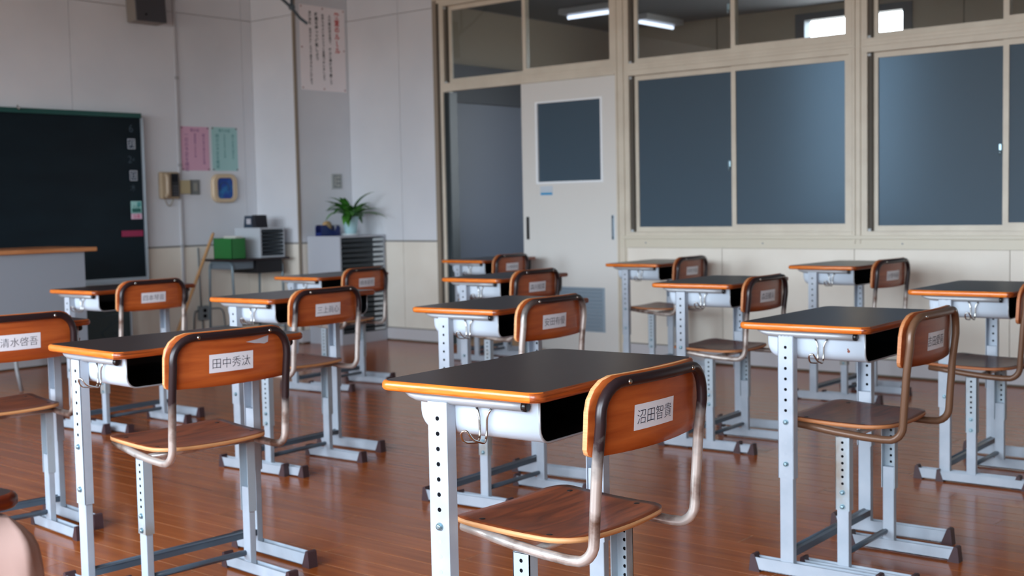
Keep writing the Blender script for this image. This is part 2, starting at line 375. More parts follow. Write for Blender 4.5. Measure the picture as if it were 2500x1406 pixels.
MB().box(XC-.0030, XC+.0992, .33, 6.90, 2.055, 2.085).box(XC-.012, XC-.002, .33, 5.1, 2.064, 2.070).box(XC-.010, XC-.002, 5.2, 6.9, 2.045, 2.055).build('trim_3', FR, kind='structure')
sl = MB().box(XC-.020, XC+.10, .33, 5.15, .862, .886, bev=.003).box(XC-.006, XC+.05, .33, 5.17, .80, .862)
sl.build('trim_4', mat('sill_paint', (212, 204, 186), .4), kind='structure')
for k, y in enumerate((4.95, 4.02, 3.06, 2.1)):
    MB().cyl((XC-.007, y, .835), (1, 0, 0), .005, .004).build('trim_screw', M['dimple'], kind='structure')
JB = mat('jamb_brown', (150, 138, 124), .45)
MB().box(XC-.010, XC+.11, 6.945, 6.985, 0, 2.80).build('trim_5', JB, kind='structure')
MB().box(XC+.004, XC+.11, 6.915, 6.945, 0, 2.78).build('trim_6', DK, kind='structure')
MB().box(XC-.0048, XC+.11, 6.885, 6.915, 0, 2.76).build('trim_7', FR, kind='structure')
MB().box(XC+.02, XC+.11, 6.84, 6.885, 0, 2.04).box(XC+.006, XC+.02, 6.868, 6.885, 0, 2.04).build('trim_8', mat('jamb_green_grey', (58, 66, 70), .4), kind='structure')
# sliding door
d = empty('door_1', (0, 0, 0), kind='structure')
DM = mat('door_paint', (220, 218, 214), .42)
y0, y1 = 5.204, 6.087; xa, xb = XC+.010, XC+.045
lf = MB()
lf.box(xa, xb, y0, 5.325, .012, 2.045).box(xa, xb, 5.950, y1, .012, 2.045)
lf.box(xa, xb, 5.325, 5.950, 1.90, 2.045).box(xa, xb, 5.325, 5.950, .50, 1.278).box(xa, xb, 5.325, 5.950, .012, .17)
lf.build('door_leaf', DM, d)
MB().box(xa-.004, xa+.012, 5.325, 5.344, 1.278, 1.90).box(xa-.004, xa+.012, 5.931, 5.950, 1.278, 1.90).box(xa-.004, xa+.012, 5.325, 5.950, 1.278, 1.294).box(xa-.004, xa+.012, 5.325, 5.950, 1.886, 1.90).build('glazing_bead', mat('white_bead', (244, 248, 252), .35), d)
MB().box(xa+.014, xa+.02, 5.33, 5.945, 1.285, 1.895).build('pane', FROST, d)
VM = mat('vent_grey', (150, 166, 180), .45)
MB().box(xa-.002, xa+.01, 5.325, 5.345, .17, .50).box(xa-.002, xa+.01, 5.93, 5.95, .17, .50).box(xa-.002, xa+.01, 5.325, 5.95, .17, .182).box(xa-.002, xa+.01, 5.325, 5.95, .488, .50).box(xa+.024, xb-.004, 5.325, 5.95, .17, .50).build('vent_frame', VM, d)
for k in range(11):
    z = .197+k*.0275
    MB().box(xa+.000, xa+.004, 5.345, 5.93, z-.010, z+.012, rot=Matrix.Rotation(math.radians(-24), 3, 'Y')).build('slat', VM, d)
MB().box(xa-.003, xa+.003, 6.028, 6.056, .856, 1.03, bev=.002).box(xa-.001, xa+.0035, 6.034, 6.050, .866, 1.02).build('recessed_pull', M['black'], d, label='black recessed pull')
MB().box(xa-.004, xa+.003, 5.232, 5.256, .856, 1.035, bev=.002).build('pull_plate', mat('pull_silver', (150, 165, 178), .3, metal=.6), d, label='silver pull plate')
MB().cyl((xa-.005, 5.244, 1.02), (1, 0, 0), .005, .003).cyl((xa-.005, 5.244, .87), (1, 0, 0), .005, .003).build('screw', M['hole'], d)
lb = MB().box(xa-.0012, xa, 5.795, 5.915, 1.190, 1.262).build('notice_sticker', mat('sticker_white', (198, 208, 218), .4), d, label='small white and blue sticker')
MB().box(xa-.0018, xa-.0012, 5.800, 5.910, 1.195, 1.212).build('blue_stripe', mat('sticker_blue', (60, 150, 200), .4), lb)

# ------------------------------------------------------------------ corridor beyond
XQ, YE, ZQ = 10.0, 7.02, 2.78
CW = mat('corridor_wall_paint', (170, 158, 140), .6)
c = empty('wall_corridor_far', (0, 0, 0), kind='structure')
cw = MB()
cw.box(XQ, XQ+.12, YB, 4.02, 0, ZQ).box(XQ, XQ+.12, 5.06, YE+.1, 0, ZQ).box(XQ, XQ+.12, 4.02, 5.06, 0, 1.05).box(XQ, XQ+.12, 4.02, 5.06, 2.70, ZQ)
cw.build('wall_core', CW, c)
for k in range(9):
    yk = -2.0+k*1.12
    if not 3.9 < yk < 5.1: MB().box(XQ-.003, XQ, yk, yk+.008, 0, ZQ).build('joint_strip', DK, c)
WD = mat('corridor_window_frame', (78, 88, 96), .5)
MB().box(XQ-.02, XQ+.10, 4.02, 4.10, 1.05, 2.70).box(XQ-.02, XQ+.10, 4.97, 5.06, 1.05, 2.70).box(XQ-.02, XQ+.10, 4.02, 5.06, 1.05, 1.10).box(XQ-.02, XQ+.10, 4.02, 5.06, 2.66, 2.72).build('window_12', WD, kind='structure')
l = bpy.data.lights.new('window_portal', 'AREA'); l.shape = 'RECTANGLE'; l.size = 1.56; l.size_y = .87; l.cycles.is_portal = True
o = bpy.data.objects.new('window_portal', l); COL.objects.link(o); o.location = (XQ+.13, 4.535, 1.88); o.rotation_euler = (0, math.pi/2, 0)
MB().box(XC+.06, XQ+.12, YB-.1, YE+.1, ZQ, ZQ+.05).build('ceiling_corridor', mat('corridor_ceiling', (104, 110, 118), .7), kind='structure')
we = empty('wall_corridor_end', (0, 0, 0), kind='structure')
MB().box(XC+.06, XQ+.05, YE+.02, YE+.12, 0, ZQ+.03).build('wall_core', CW, we)
MB().box(7.62, 7.66, YE-.03, YE+.02, 0, 2.02).box(7.62, XQ, YE-.03, YE+.02, 1.985, 2.30).build('frame_and_shade_band', mat('dark_frame_shade', (44, 52, 64), .5), we)  # door frame side, with shade above the door built as a dark band
MB().box(7.66, 8.72, YE-.005, YE+.02, .01, 1.985).box(8.73, 9.9, YE-.005, YE+.02, .01, 1.985).build('steel_door', mat('slate_steel_door', (96, 106, 124), .45), we, label='slate grey steel door')
MB().box(XC+.12, XQ, YB-.1, YB, 0, ZQ).build('wall_corridor_back', CW, kind='structure')
LG = mat('lamp_glow', (240, 246, 255), .4, emit=(226, 236, 255), es=1.0)
for n, (px, py) in enumerate(((8.62, 6.22), (9.55, 6.2), (8.7, 3.9), (8.7, 1.6))):
    t = empty('corridor_lamp', (px, py, ZQ-.001), label=('fluorescent ceiling lamp in the corridor seen through the panes above the sliding door',
        'fluorescent corridor lamp behind the upper left pane right of the door', 'fluorescent corridor lamp above the middle of the frosted windows',
        'fluorescent corridor lamp above the rightmost frosted window')[n], category='ceiling lamp', group='corridor ceiling lamps')
    ax = n != 1
    MB().box(-.10, .10, -.30, .30, -.05, 0, bev=.004).build('housing', mat('lamp_housing', (190, 192, 196), .4), t)
    MB().tube([(0, -.27, -.068), (0, .27, -.068)], .015).build('lamp_tube', LG, t)
    if n == 1: t.rotation_euler = (0, 0, math.pi/2)

#FURNITURE
# ================================================================== school desks
H0, DW, DD = .75, .65, .408
def make_desk():
    t = empty('school_desk', (0, 0, 0))
    # desktop: rounded plate with bullnose edge
    out = round_rect(DW, DD, .028, 6); n = len(out)
    prof = [(0.007, 0, 0), (.0025, .0015, 1), (0, .006, 1), (0, .015, 1), (.0025, .0195, 1), (.006, .021, 1)]
    bm = bmesh.new(); rings = []
    for ins, dz, _ in prof:
        sx_, sy_ = (DW/2-ins)/(DW/2), (DD/2-ins)/(DD/2)
        rings.append([bm.verts.new((x*sx_, y*sy_, H0-dz)) for x, y in out])
    f = bm.faces.new(rings[0]); f.material_index = 0
    f = bm.faces.new(rings[-1][::-1]); f.material_index = 1
    for A, B in zip(rings, rings[1:]):
        for k in range(n):
            f = bm.faces.new((A[k], B[k], B[(k+1) % n], A[(k+1) % n])); f.material_index = 1; f.smooth = True
    bmesh.ops.recalc_face_normals(bm, faces=bm.faces[:])
    bm.normal_update()
    for f in bm.faces:
        if (f.normal.y < -.25 or f.normal.x > .25) and f.material_index: f.material_index = 2  # rear and right sides take the darker edge with shade painted in
    me = bpy.data.meshes.new('desktop'); bm.to_mesh(me); bm.free()
    o = link('desktop', me, [M['top'], M['edge'], M['edge_worn_shade']], t); o['up'] = 1
    # book tray: shell with rounded bottom corners and rounded front
    W2, Z0, Z1, YR, YT, R = .282, H0-.108, H0-.0212, -.176, .128, .032
    def section(w2, z0, r, zt):
        p = [(-w2, zt)]+arc((-w2+r, z0+r), r, 180, 270, 5)+arc((w2-r, z0+r), r, 270, 360, 5)+[(w2, zt)]
        return p
    bm = bmesh.new()
    def shell(off, mi):
        stations = [(YR, 0)]
        for k in range(0, 7):
            a = math.radians(90*k/6); stations.append((YT-off-R+R*math.sin(a), R*(1-math.cos(a))*.9))
        rg = []
        for y, shrink in stations:
            pts = section(W2-off-shrink*.35, Z0+off+shrink, max(R-off-shrink*.2, .01), Z1)
            rg.append([bm.verts.new((x, y, z)) for x, z in pts])
        for A, B in zip(rg, rg[1:]):
            for k in range(len(A)-1):
                f = bm.faces.new((A[k], A[k+1], B[k+1], B[k])); f.material_index = mi; f.smooth = True
        f = bm.faces.new(rg[-1]); f.material_index = mi
        return rg[0]
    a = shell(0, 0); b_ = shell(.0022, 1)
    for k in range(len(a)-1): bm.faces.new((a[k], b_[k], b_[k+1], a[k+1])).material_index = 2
    me = bpy.data.meshes.new('book_tray'); bm.to_mesh(me); bm.free()
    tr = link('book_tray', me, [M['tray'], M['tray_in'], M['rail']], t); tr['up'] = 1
    # rolled rim of the tray mouth
    sec = section(W2-.001, Z0+.001, R, Z1-.001)
    MB().tube([(x, YR, z) for x, z in sec], .0026, 8).build('rolled_rim', M['rail'], tr)
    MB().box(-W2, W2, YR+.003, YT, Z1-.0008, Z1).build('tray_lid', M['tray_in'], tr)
    for s in (-1, 1):
        xo = s*.311
        def X(a, b): # a..b measured inwards from outer face
            return (xo-s*a, xo-s*b) if s > 0 else (xo+a, xo+b)
        # side rail under the top
        rc = s*.297; zc = H0-.021-.0105
        rl = MB().tube([(rc, -.150, zc), (rc, -.05, zc), (rc, .085, zc), (rc, .115, zc+.001), (rc, .135, zc+.004), (rc, .150, zc+.0075)], [.0105, .0105, .0105, .0098, .0068, .002], 12).build('side_rail', M['rail'], t); rl['up'] = 1
        MB().tube([(rc, -.150, zc), (rc, -.158, zc), (rc, -.161, zc)], [.0112, .0112, .008], 12).build('end_cap', M['black'], rl, label='black plastic cap')
        # outer leg (channel open inwards)
        mb = MB(); xa, xb = sorted((xo, xo-s*.028))
        channel(mb, xa, xb, .030, .079, .29, H0-.036, .0022, s)
        mb.box(xa, xb, .030, .079, H0-.0385, H0-.036)
        ol = mb.build('outer_leg', M['steel'], t); ol['up'] = 1
        hm = MB(); dm = MB()
        for k in range(7): hm.cyl((xo, .0545, H0-.070-.0312*k), (1, 0, 0), .0046, .0007, 14); hm.cyl((xo-s*.0022, .0545, H0-.070-.0312*k), (1, 0, 0), .0046, .0007, 14)
        hm.build('bolt_hole', M['hole'], ol, kind='stuff')
        for zz in (.427, .396, .364, .302): dm.lathe([(.0052, 0), (.0052, .0005), (.0040, .0006)], (0, 0, 0), 12); 
        dm = MB()
        for zz in (.427, .396, .364, .302): dm.cyl((xo, .0545, zz), (1, 0, 0), .0046, .0008, 12)
        dm.build('filled_hole', M['steel'], ol, kind='stuff')
        for zz in (.458, .333):
            MB().cyl((xo+s*.001, .0545, zz), (1, 0, 0), .0085, .002, 14).tube([(xo+s*.002, .0545, zz), (xo+s*.006, .0545, zz), (xo+s*.0072, .0545, zz)], [.0066, .0062, .003], 10).build('bolt', M['bolt'], ol)
        # lower leg, foot
        ll = MB(); xa, xb = sorted((xo-s*.0026, xo-s*.0255)); ll.box(xa, xb, .0335, .0755, .012, .476, bev=.002); ll.build('lower_leg', M['steel'], t)
        ft = MB(); xa, xb = sorted((xo+s*.003, xo-s*.027))
        poly = [(-.222, .044), (-.205, .006), (.145, .006), (.158, .044)]
        ft.prism(poly, 0, xa, xa+.0022); ft.prism(poly, 0, xb-.0022, xb); ft.box(xa, xb, -.205, .145, .006, .0082)
        fo = ft.build('foot', M['steel'], t)
        for e_, P in (('f', [(.140, .0), (.176, .0), (.170, .050), (.166, .053), (.158, .053)]), ('r', [(-.200, .0), (-.238, .0), (-.233, .050), (-.229, .053), (-.221, .053)])):
            MB().prism(P, 0, xa-.002, xb+.002).build('rubber_cap', M['rubber'], fo)
    MB().box(-.300, .300, .034, .037, .060, .078).box(-.300, .300, .034, .060, .077, .080).tube([(-.300, .056, .0755), (.300, .056, .0755)], .008, 8).build('cross_bar', mat('bar_steel', (84, 98, 112), .3), t)
    for s in (-1, 1):
        q = s*.292; hk = [(q-s*.004, -.028, H0-.042), (q, -.038, H0-.058), (q, -.039, H0-.095), (q+s*.006, -.040, H0-.112), (q+s*.050, -.036, H0-.106), (q+s*.060, -.036, H0-.084), (q+s*.058, -.050, H0-.078),
              (q+s*.046, -.056, H0-.100), (q+s*.006, -.056, H0-.113), (q, -.056, H0-.095), (q, -.057, H0-.058), (q-s*.004, -.067, H0-.042)]
        h = MB().tube(smooth_path(hk, .010, 3), .0026, 8).build('bag_hook', M['chrome'], t); h['up'] = 1
    return t
def shift_up(t, dz):
    for c_ in t.children:
        if 'up' in c_: c_.location.z += dz
# ================================================================== school chairs
def make_chair():
    t = empty('school_chair', (0, 0, 0))
    hw = .189
    def bow(u): return -.020*(1-(u/hw)**2)
    top = []
    for k in range(9):
        a = math.radians(180-90*k/8) ; top.append((-hw+.062+.062*math.cos(a), -.012+.004*k/8 - .010, .714+.062*math.sin(a)))
    pts = [(-.170, .350, .447), (-.178, .28, .441), (-.185, .20, .433), (-.188, .12, .427)]
    bend = [(-hw, .060, .425)]+[(-hw, .045-.045*math.sin(math.radians(a))*1.0, .47-.045*math.cos(math.radians(a))) for a in (15, 30, 45, 60, 75, 90)]
    left = pts+bend+[(-hw, -.003, .52), (-hw, -.010, .62), (-hw, -.020, .700)]
    cor = [(-hw+.062-.062*math.cos(math.radians(a)), -.022, .714+.062*math.sin(math.radians(a))) for a in (0, 15, 30, 45, 60, 75, 90)]
    mid = [(u, 0, .776) for u in (-.08, -.04, 0)]
    half = left+cor+mid
    full = [Vector(p) for p in half]+[Vector((-p[0], p[1], p[2])) for p in half[:-1][::-1]]
    for p in full:
        if p.z > .60:
            f_ = min(1, (p.z-.60)/.08); p.y = -.020+bow(p.x)*f_*.9 if p.z > .70 else p.y
    MB().tube(full, .0112, 14).build('frame_tube', M['tube'], t)
    MB().tube([(-.160, .30, .441), (.160, .30, .441)], .009, 10).tube([(-.182, .15, .429), (.182, .15, .429)], .009, 10).build('seat_support', M['tube'], t)
    # backrest: curved veneer board in front of the tube
    bm = bmesh.new()
    nu, nz_ = 17, 5
    def cv(u, z, off):
        lean = -.012-(z-.64)*.06
        return Vector((u, lean+.0125+off+bow(u)*1.0*.95, z))
    # front (+y) and rear (-y) faces as strips along u, clipped to the outline
    def zlim(u):
        w2, h2, r1, r2 = .204, .079, .064, .016; zt = .710+h2; zb = .710-h2
        du = abs(u)-(w2-r1); zt -= (r1-math.sqrt(max(r1*r1-du*du, 0))) if du > 0 else 0
        du = abs(u)-(w2-r2); zb += (r2-math.sqrt(max(r2*r2-du*du, 0))) if du > 0 else 0
        zb += .004*(1-(u/.204)**2)*-1+.004
        return zb, zt
    us = [-.204]+[-.204+.204*(1-math.cos(math.radians(90*k/8))) for k in range(1, 8)]; us = us+[0]+[-u for u in us[::-1]]
    G = []
    for off in (0, .0105):
        g = []
        for u in us:
            zb, zt = zlim(u)
            g.append([bm.verts.new(cv(u, zb+(zt-zb)*j/6, off)) for j in range(7)])
        G.append(g)
    for gi, g in enumerate(G):
        for a, b in zip(g, g[1:]):
            for j in range(6): f = bm.faces.new((a[j], b[j], b[j+1], a[j+1])); f.smooth = True
    for a, b in ((0, 0), (len(us)-1, len(us)-1)):
        for j in range(6): f = bm.faces.new((G[0][a][j], G[0][a][j+1], G[1][a][j+1], G[1][a][j])); f.material_index = 1
    for i in range(len(us)-1):
        for j in (0, 6): f = bm.faces.new((G[0][i][j], G[0][i+1][j], G[1][i+1][j], G[1][i][j])); f.material_index = 1; f.smooth = True
    bmesh.ops.recalc_face_normals(bm, faces=bm.faces[:])
    me = bpy.data.meshes.new('backrest'); bm.to_mesh(me); bm.free()
    br = link('backrest', me, [M['back'], M['ply']], t)
    for u, z in ((-hw, .668), (hw, .668), (-.118, .776), (.118, .776)):
        y = cv(u, z, 0).y-.0225
        MB().tube([(u, y+.004, z), (u, y-.0005, z), (u, y-.003, z)], [.0058, .0056, .0026], 10).build('rivet', M['chrome'], br)
    # name label (curved paper)
    bm = bmesh.new(); rows = []
    for k in range(9):
        u = -.073+.146*k/8; rows.append([bm.verts.new(cv(u, z, -.0006)) for z in (.670, .722)])
    for a, b in zip(rows, rows[1:]): bm.faces.new((a[0], b[0], b[1], a[1])).smooth = True
    me = bpy.data.meshes.new('name_label'); bm.to_mesh(me); bm.free()
    link('name_label', me, M['label'], t)
    t['_cv'] = 1
    # seat
    bm = bmesh.new(); NU, NV = 18, 18
    w2, y0, y1 = .188, .058, .378
    def seatpt(u, v, off):   # u,v in -1..1 mapped to a superellipse-like outline
        k = .34 if v > 0 else .38
        cx_ = (max(abs(u)-(1-k), 0)/k)
        x = u; y = v
        # rounded corners: squeeze the corner of the unit square onto an arc
        ku, kv = .30, .36
        if abs(u) > 1-ku and abs(v) > 1-kv:
            a, b = (abs(u)-(1-ku))/ku, (abs(v)-(1-kv))/kv; m_ = max(a, b); l_ = math.hypot(a, b)
            if l_ > 0: a, b = a*m_/l_, b*m_/l_
            x = math.copysign((1-ku)+a*ku, u); y = math.copysign((1-kv)+b*kv, v)
        W_ = w2*(1+.03*y); X_ = x*W_; Y_ = (y0+y1)/2+y*(y1-y0)/2+(-.012*(1-x*x) if y < 0 else 0)*abs(y)
        z = .4610+.0055*y+.006*x*x-.005*(1-y*y)+(-.006*max(0, (y-.7)/.3)**2)+.003*max(0, (-y-.6)/.4)
        return Vector((X_, Y_, z+off))
    G = [[[bm.verts.new(seatpt(-1+2*i/NU, -1+2*j/NV, off)) for j in range(NV+1)] for i in range(NU+1)] for off in (0, -.011)]
    for gi, g in enumerate(G):
        for i in range(NU):
            for j in range(NV): bm.faces.new((g[i][j], g[i+1][j], g[i+1][j+1], g[i][j+1])).smooth = True
    ring = [(i, 0) for i in range(NU)]+[(NU, j) for j in range(NV)]+[(i, NV) for i in range(NU, 0, -1)]+[(0, j) for j in range(NV, 0, -1)]
    for a, b in zip(ring, ring[1:]+ring[:1]):
        f = bm.faces.new((G[0][a[0]][a[1]], G[0][b[0]][b[1]], G[1][b[0]][b[1]], G[1][a[0]][a[1]])); f.material_index = 1; f.smooth = True
    bmesh.ops.recalc_face_normals(bm, faces=bm.faces[:])
    me = bpy.data.meshes.new('seat'); bm.to_mesh(me); bm.free()
    st = link('seat', me, [M['seat'], M['ply']], t)
    for u, v in ((-.160, .130), (.160, .130), (-.156, .310), (.156, .310)):
        z = seatpt(u/.192, (v-.22)/.158, 0).z
        MB().tube([(u, v, z-.002), (u, v, z+.0006), (u, v, z+.0010)], [.0072, .0070, .0045], 12).build('screw', mat('dark_screw', (50, 48, 50), .35, metal=.7), st)
    for s in (-1, 1):
        xo = s*.188; xa, xb = sorted((xo, xo-s*.027)); mb = MB()
        channel(mb, xa, xb, .160, .203, .203, .420, .0022, s); mb.box(xa, xb, .160, .203, .4185, .4205)
        ol = mb.build('outer_leg', M['steel_chair'], t)
        hm = MB()
        for k in range(7): hm.cyl((xo, .1815, .404-.0202*k), (1, 0, 0), .0042, .0007, 12); hm.cyl((xo-s*.0022, .1815, .404-.0202*k), (1, 0, 0), .0042, .0007, 12)
        hm.build('bolt_hole', M['hole'], ol, kind='stuff')
        for zz in (.256, .214):
            MB().cyl((xo+s*.001, .1815, zz), (1, 0, 0), .0082, .002, 14).tube([(xo+s*.002, .1815, zz), (xo+s*.0055, .1815, zz), (xo+s*.0068, .1815, zz)], [.0064, .006, .003], 10).build('bolt', M['bolt'], ol)
        xa, xb = sorted((xo-s*.0026, xo-s*.0245)); MB().box(xa, xb, .1635, .1995, .012, .272, bev=.002).build('lower_leg', M['steel'], t)
        xa, xb = sorted((xo+s*.003, xo-s*.027)); ft = MB()
        poly = [(-.026, .040), (-.012, .006), (.292, .006), (.304, .040)]
        ft.prism(poly, 0, xa, xa+.0022); ft.prism(poly, 0, xb-.0022, xb); ft.box(xa, xb, -.012, .292, .006, .0082)
        fo = ft.build('foot', M['steel'], t)
        for P in ([(.286, .0), (.318, .0), (.313, .046), (.309, .048), (.303, .048)], [(-.006, .0), (-.042, .0), (-.037, .046), (-.033, .048), (-.025, .048)]):
            MB().prism(P, 0, xa-.002, xb+.002).build('rubber_cap', M['rubber'], fo)
    MB().box(-.175, .175, .196, .199, .054, .072).tube([(-.175, .190, .066), (.175, .190, .066)], .008, 8).build('cross_bar', bpy.data.materials['bar_steel'], t)
    return t, cv
desk0 = make_desk()
chair0, cvf = make_chair()
G_D, G_C = 'school desks in rows', 'school chairs at the desks'
#      x      y      yaw     h     label
DESKS = [
 (2.131, 1.683, 4.0, .759, 'nearest school desk, its almost black top the largest in the picture'),
 (3.617, 1.668, 2.0, .755, 'school desk with a small rust spot on its white book tray'),
 (2.245, 3.189, -2.9, .735, 'school desk tucked over the chair with a torn sticker on its backrest'),
 (2.123, 4.188, -5.0, .745, 'school desk cut by the left edge of the picture, in front of the lectern'),
 (3.779, 5.842, 2.7, .728, 'school desk standing directly between the lectern and the leaning wooden pole'),
 (3.648, 4.303, 3.3, .745, 'school desk just behind the chair with the torn sticker, before the low corner table'),
 (5.358, 5.947, 4.0, .705, 'school desk standing right before the grey drawer cabinet'),
 (3.706, 3.131, 4.6, .741, 'school desk directly behind the nearest desk, frontmost of those before the open doorway'),
 (5.268, 4.426, 2.3, .734, 'middle one of three desks lined up before the open doorway'),
 (7.003, 6.043, 2.9, .732, 'farthest school desk, right against the open doorway'),
 (5.127, 2.983, 4.1, .750, 'school desk with a pale yellow-orange edge, below the latch of the left frosted window'),
 (6.95, 4.54, 3.8, .730, 'school desk under the left frosted window, beside the sliding door'),
 (6.694, 3.083, -.3, .751, 'school desk under the post between the two frosted windows'),
 (5.111, 1.757, 2.0, .753, 'school desk cut by the right edge of the picture'),
 (.522, 1.765, 3.0, .741, 'blurred dark desk corner at the lower left with a pink cloth bag hanging from it'),
]
for n, (x, y, a, h, lab) in enumerate(DESKS):
    o = desk0 if n == 0 else copy_tree(desk0)
    o['_h'] = h
    o.location = (x, y, 0); o.rotation_euler = (0, 0, math.radians(a))
    o['label'] = lab; o['category'] = 'desk'; o['group'] = G_D
desk_roots = [o for o in COL.objects if o.parent is None and o.name.startswith('school_desk')]
for o in desk_roots: shift_up(o, o['_h']-H0); del o['_h']
CHAIRS = [
 (2.095, 1.397, .9, -.004, '沼田智貴', 'nearest wooden school chair, its backrest and white name label the largest', 0, 0),
 (3.569, 1.391, 1.5, .002, '吉田愛莉', 'wooden school chair with a bronze-brown frame at the desk with the rust spot', .012, 0),
 (2.191, 2.881, -3.9, -.006, '田中秀汰', 'wooden school chair with a torn white sticker at the top of its backrest', -.002, 0),
 (2.107, 3.896, -5.0, .003, '清水啓吾', 'wooden school chair cut by the left edge of the picture, with a crisp name label', 0, 0),
 (3.742, 5.54, .4, -.014, '四本琴音', 'wooden school chair at the desk between lectern and leaning pole', 0, .003),
 (3.569, 4.015, 2.7, -.005, '三上眞心', 'wooden school chair just behind the torn-sticker chair, overlapping the cabinet of black drawers', 0, 0),
 (5.358, 5.654, 6.0, -.035, '橋本結衣', 'wooden school chair standing before the drawer cabinet with its black drawers', 0, 0),
 (3.624, 2.835, 1.7, -.008, '安田有優', 'wooden school chair directly behind the nearest desk, partly over the door vent', 0, 0),
 (5.169, 4.146, 2.0, -.011, '森川結菜', 'wooden school chair at the middle desk before the open doorway, left of the door vent', 0, 0),
 (6.90, 5.757, 3.5, -.016, '小林美咲', 'farthest wooden school chair, in front of the sliding door', 0, 0),
 (5.024, 2.708, 2.7, -.006, '森田健人', 'wooden school chair with a dark seat, second from the wall below the left frosted window', 0, 0),
 (6.90, 4.25, 2.8, -.018, '中村大輝', 'wooden school chair close to the wall under the left frosted window', 0, 0),
 (6.627, 2.795, -3.1, -.005, '小野寺葵', 'wooden school chair close to the wall under the right frosted window', 0, 0),
 (4.985, 1.518, 1.4, 0, '高橋翔太', 'wooden school chair cut by the right edge of the picture', 0, 0),
]
DARK_TONE = {'吉田愛莉': .6, '森田健人': .55, '中村大輝': .6, '小野寺葵': .5, '高橋翔太': .8, '小林美咲': .3, '森川結菜': .2}
WEAR = {'沼田智貴': .02, '吉田愛莉': .50, '高橋翔太': .5, '田中秀汰': .12, '清水啓吾': .05, '安田有優': -.06, '三上眞心': 0., '四本琴音': .02}
def lettering(body, du, dz):
    me = text_mesh(body, .0325, .0001, off=-.012)
    for v in me.vertices:
        u, z = v.co.x*1.0+du, v.co.y+.696+dz; p = cvf(u, z, -.0011-v.co.z); v.co = p
    me.materials.append(M['ink']); return me
for n, (x, y, a, dz, nm, lab, du, ddz) in enumerate(CHAIRS):
    o = chair0 if n == 0 else copy_tree(chair0)
    o.location = (x, y, 0); o.rotation_euler = (0, 0, math.radians(a))
    o['label'] = lab; o['category'] = 'chair'; o['group'] = G_C; o['_dz'] = dz
    o['_nm'] = nm; o['_du'] = du
for o in [o for o in COL.objects if o.parent is None and o.name.startswith('school_chair')]:
    for c_ in o.children:
        if c_.name.startswith(('frame_tube', 'seat', 'backrest', 'name_label', 'outer_leg')): c_.location.z += o['_dz']
        if c_.name.startswith('frame_tube'): c_['wear'] = WEAR.get(o['_nm'], .08); c_['bronze'] = 1. if o['_nm'] in ('吉田愛莉', '高橋翔太') else 0.
        if c_.name.startswith(('seat', 'backrest')): c_['dark_tone'] = DARK_TONE.get(o['_nm'], 0.)
        if c_.name.startswith('name_label'):
            c_.location.x += o['_du']; link('lettering', lettering(o['_nm'], 0, 0), None, c_)
    for k in ('_dz', '_nm', '_du', '_cv'):
        if k in o: del o[k]
for o in COL.objects:
    if 'up' in o: del o['up']
# ================================================================== blackboard wall
def sub(parent, me_or_mb, name, m, **p): return me_or_mb.build(name, m, parent, **p)
def wall_text(body, size, x, y, z, m, parent, off=0., axis=1, sxy=(1, 1), name='lettering'):
    me = text_mesh(body, size, .0002, off=off)
    for v in me.vertices:
        a, b, c_ = v.co.x*sxy[0], v.co.y*sxy[1], v.co.z
        v.co = (x+a, y-c_, z+b) if axis == 1 else (x-c_, y-a, z+b)
    me.materials.append(m); return link(name, me, None, parent)
BB = mat('chalkboard_green', (10, 24, 32), .6, spec=.2); noise_mix(BB, (8, 21, 29), (12, 27, 35), scale=(1, 1, 3), ns=2, obj_shift=False)
BG = mat('chalkboard_frame_green', (20, 74, 70), .45)
ALU = mat('aluminium', (176, 186, 196), .3, metal=.7)
bx0, bx1, bz0, bz1 = 1.20, 5.675, .615, 1.862
def by(x): # shallow concave curve of the board
    u = (x-(bx0+bx1)/2)/((bx1-bx0)/2); return YF-.035-.045*u*u
t = empty('chalkboard', ((bx0+bx1)/2, YF-.02, bz0), label='large dark green curved chalkboard on the front wall at the left', category='chalkboard')
ox, oy, oz = t.location
def board_strip(z0, z1, d0, d1, name, m, parent, xa=bx0, xb=bx1, n=24):
    bm = bmesh.new(); rows = []
    for k in range(n+1):
        x = xa+(xb-xa)*k/n; y = by(x)
        rows.append([bm.verts.new((x-ox, y-d-oy, z-oz)) for d, z in ((d0, z0), (d1, z0), (d1, z1), (d0, z1))])
    for a, b in zip(rows, rows[1:]):
        for j in range(4):
            f = bm.faces.new((a[j], a[(j+1) % 4], b[(j+1) % 4], b[j]))
    bm.faces.new(rows[0]); bm.faces.new(rows[-1][::-1]); bmesh.ops.recalc_face_normals(bm, faces=bm.faces[:])
    me = bpy.data.meshes.new(name); bm.to_mesh(me); bm.free(); return link(name, me, m, parent)
board_strip(bz0, bz1, -.020, 0, 'writing_surface', BB, t)
board_strip(bz1-.006, bz1+.030, -.022, .022, 'top_frame', BG, t)
board_strip(bz0-.020, bz0+.006, -.022, .010, 'bottom_frame', ALU, t)
board_strip(bz0-.034, bz0-.020, -.022, .070, 'chalk_tray', ALU, t)
MB().box(bx1-ox, bx1+.022-ox, by(bx1)-.012-oy, YF-oy-.001, -.03, bz1-bz0).build('side_frame', ALU, t)
MB().box(bx0-.022-ox, bx0-ox, by(bx0)-.012-oy, YF-oy-.001, -.03, bz1-bz0).build('side_frame', ALU, t)
MB().box(bx1-.02-ox, bx1+.055-ox, by(bx1)-.075-oy, YF-oy-.001, -.05, -.028, bev=.006).build('tray_end', mat('tray_end_grey', (170, 170, 168), .5), t)
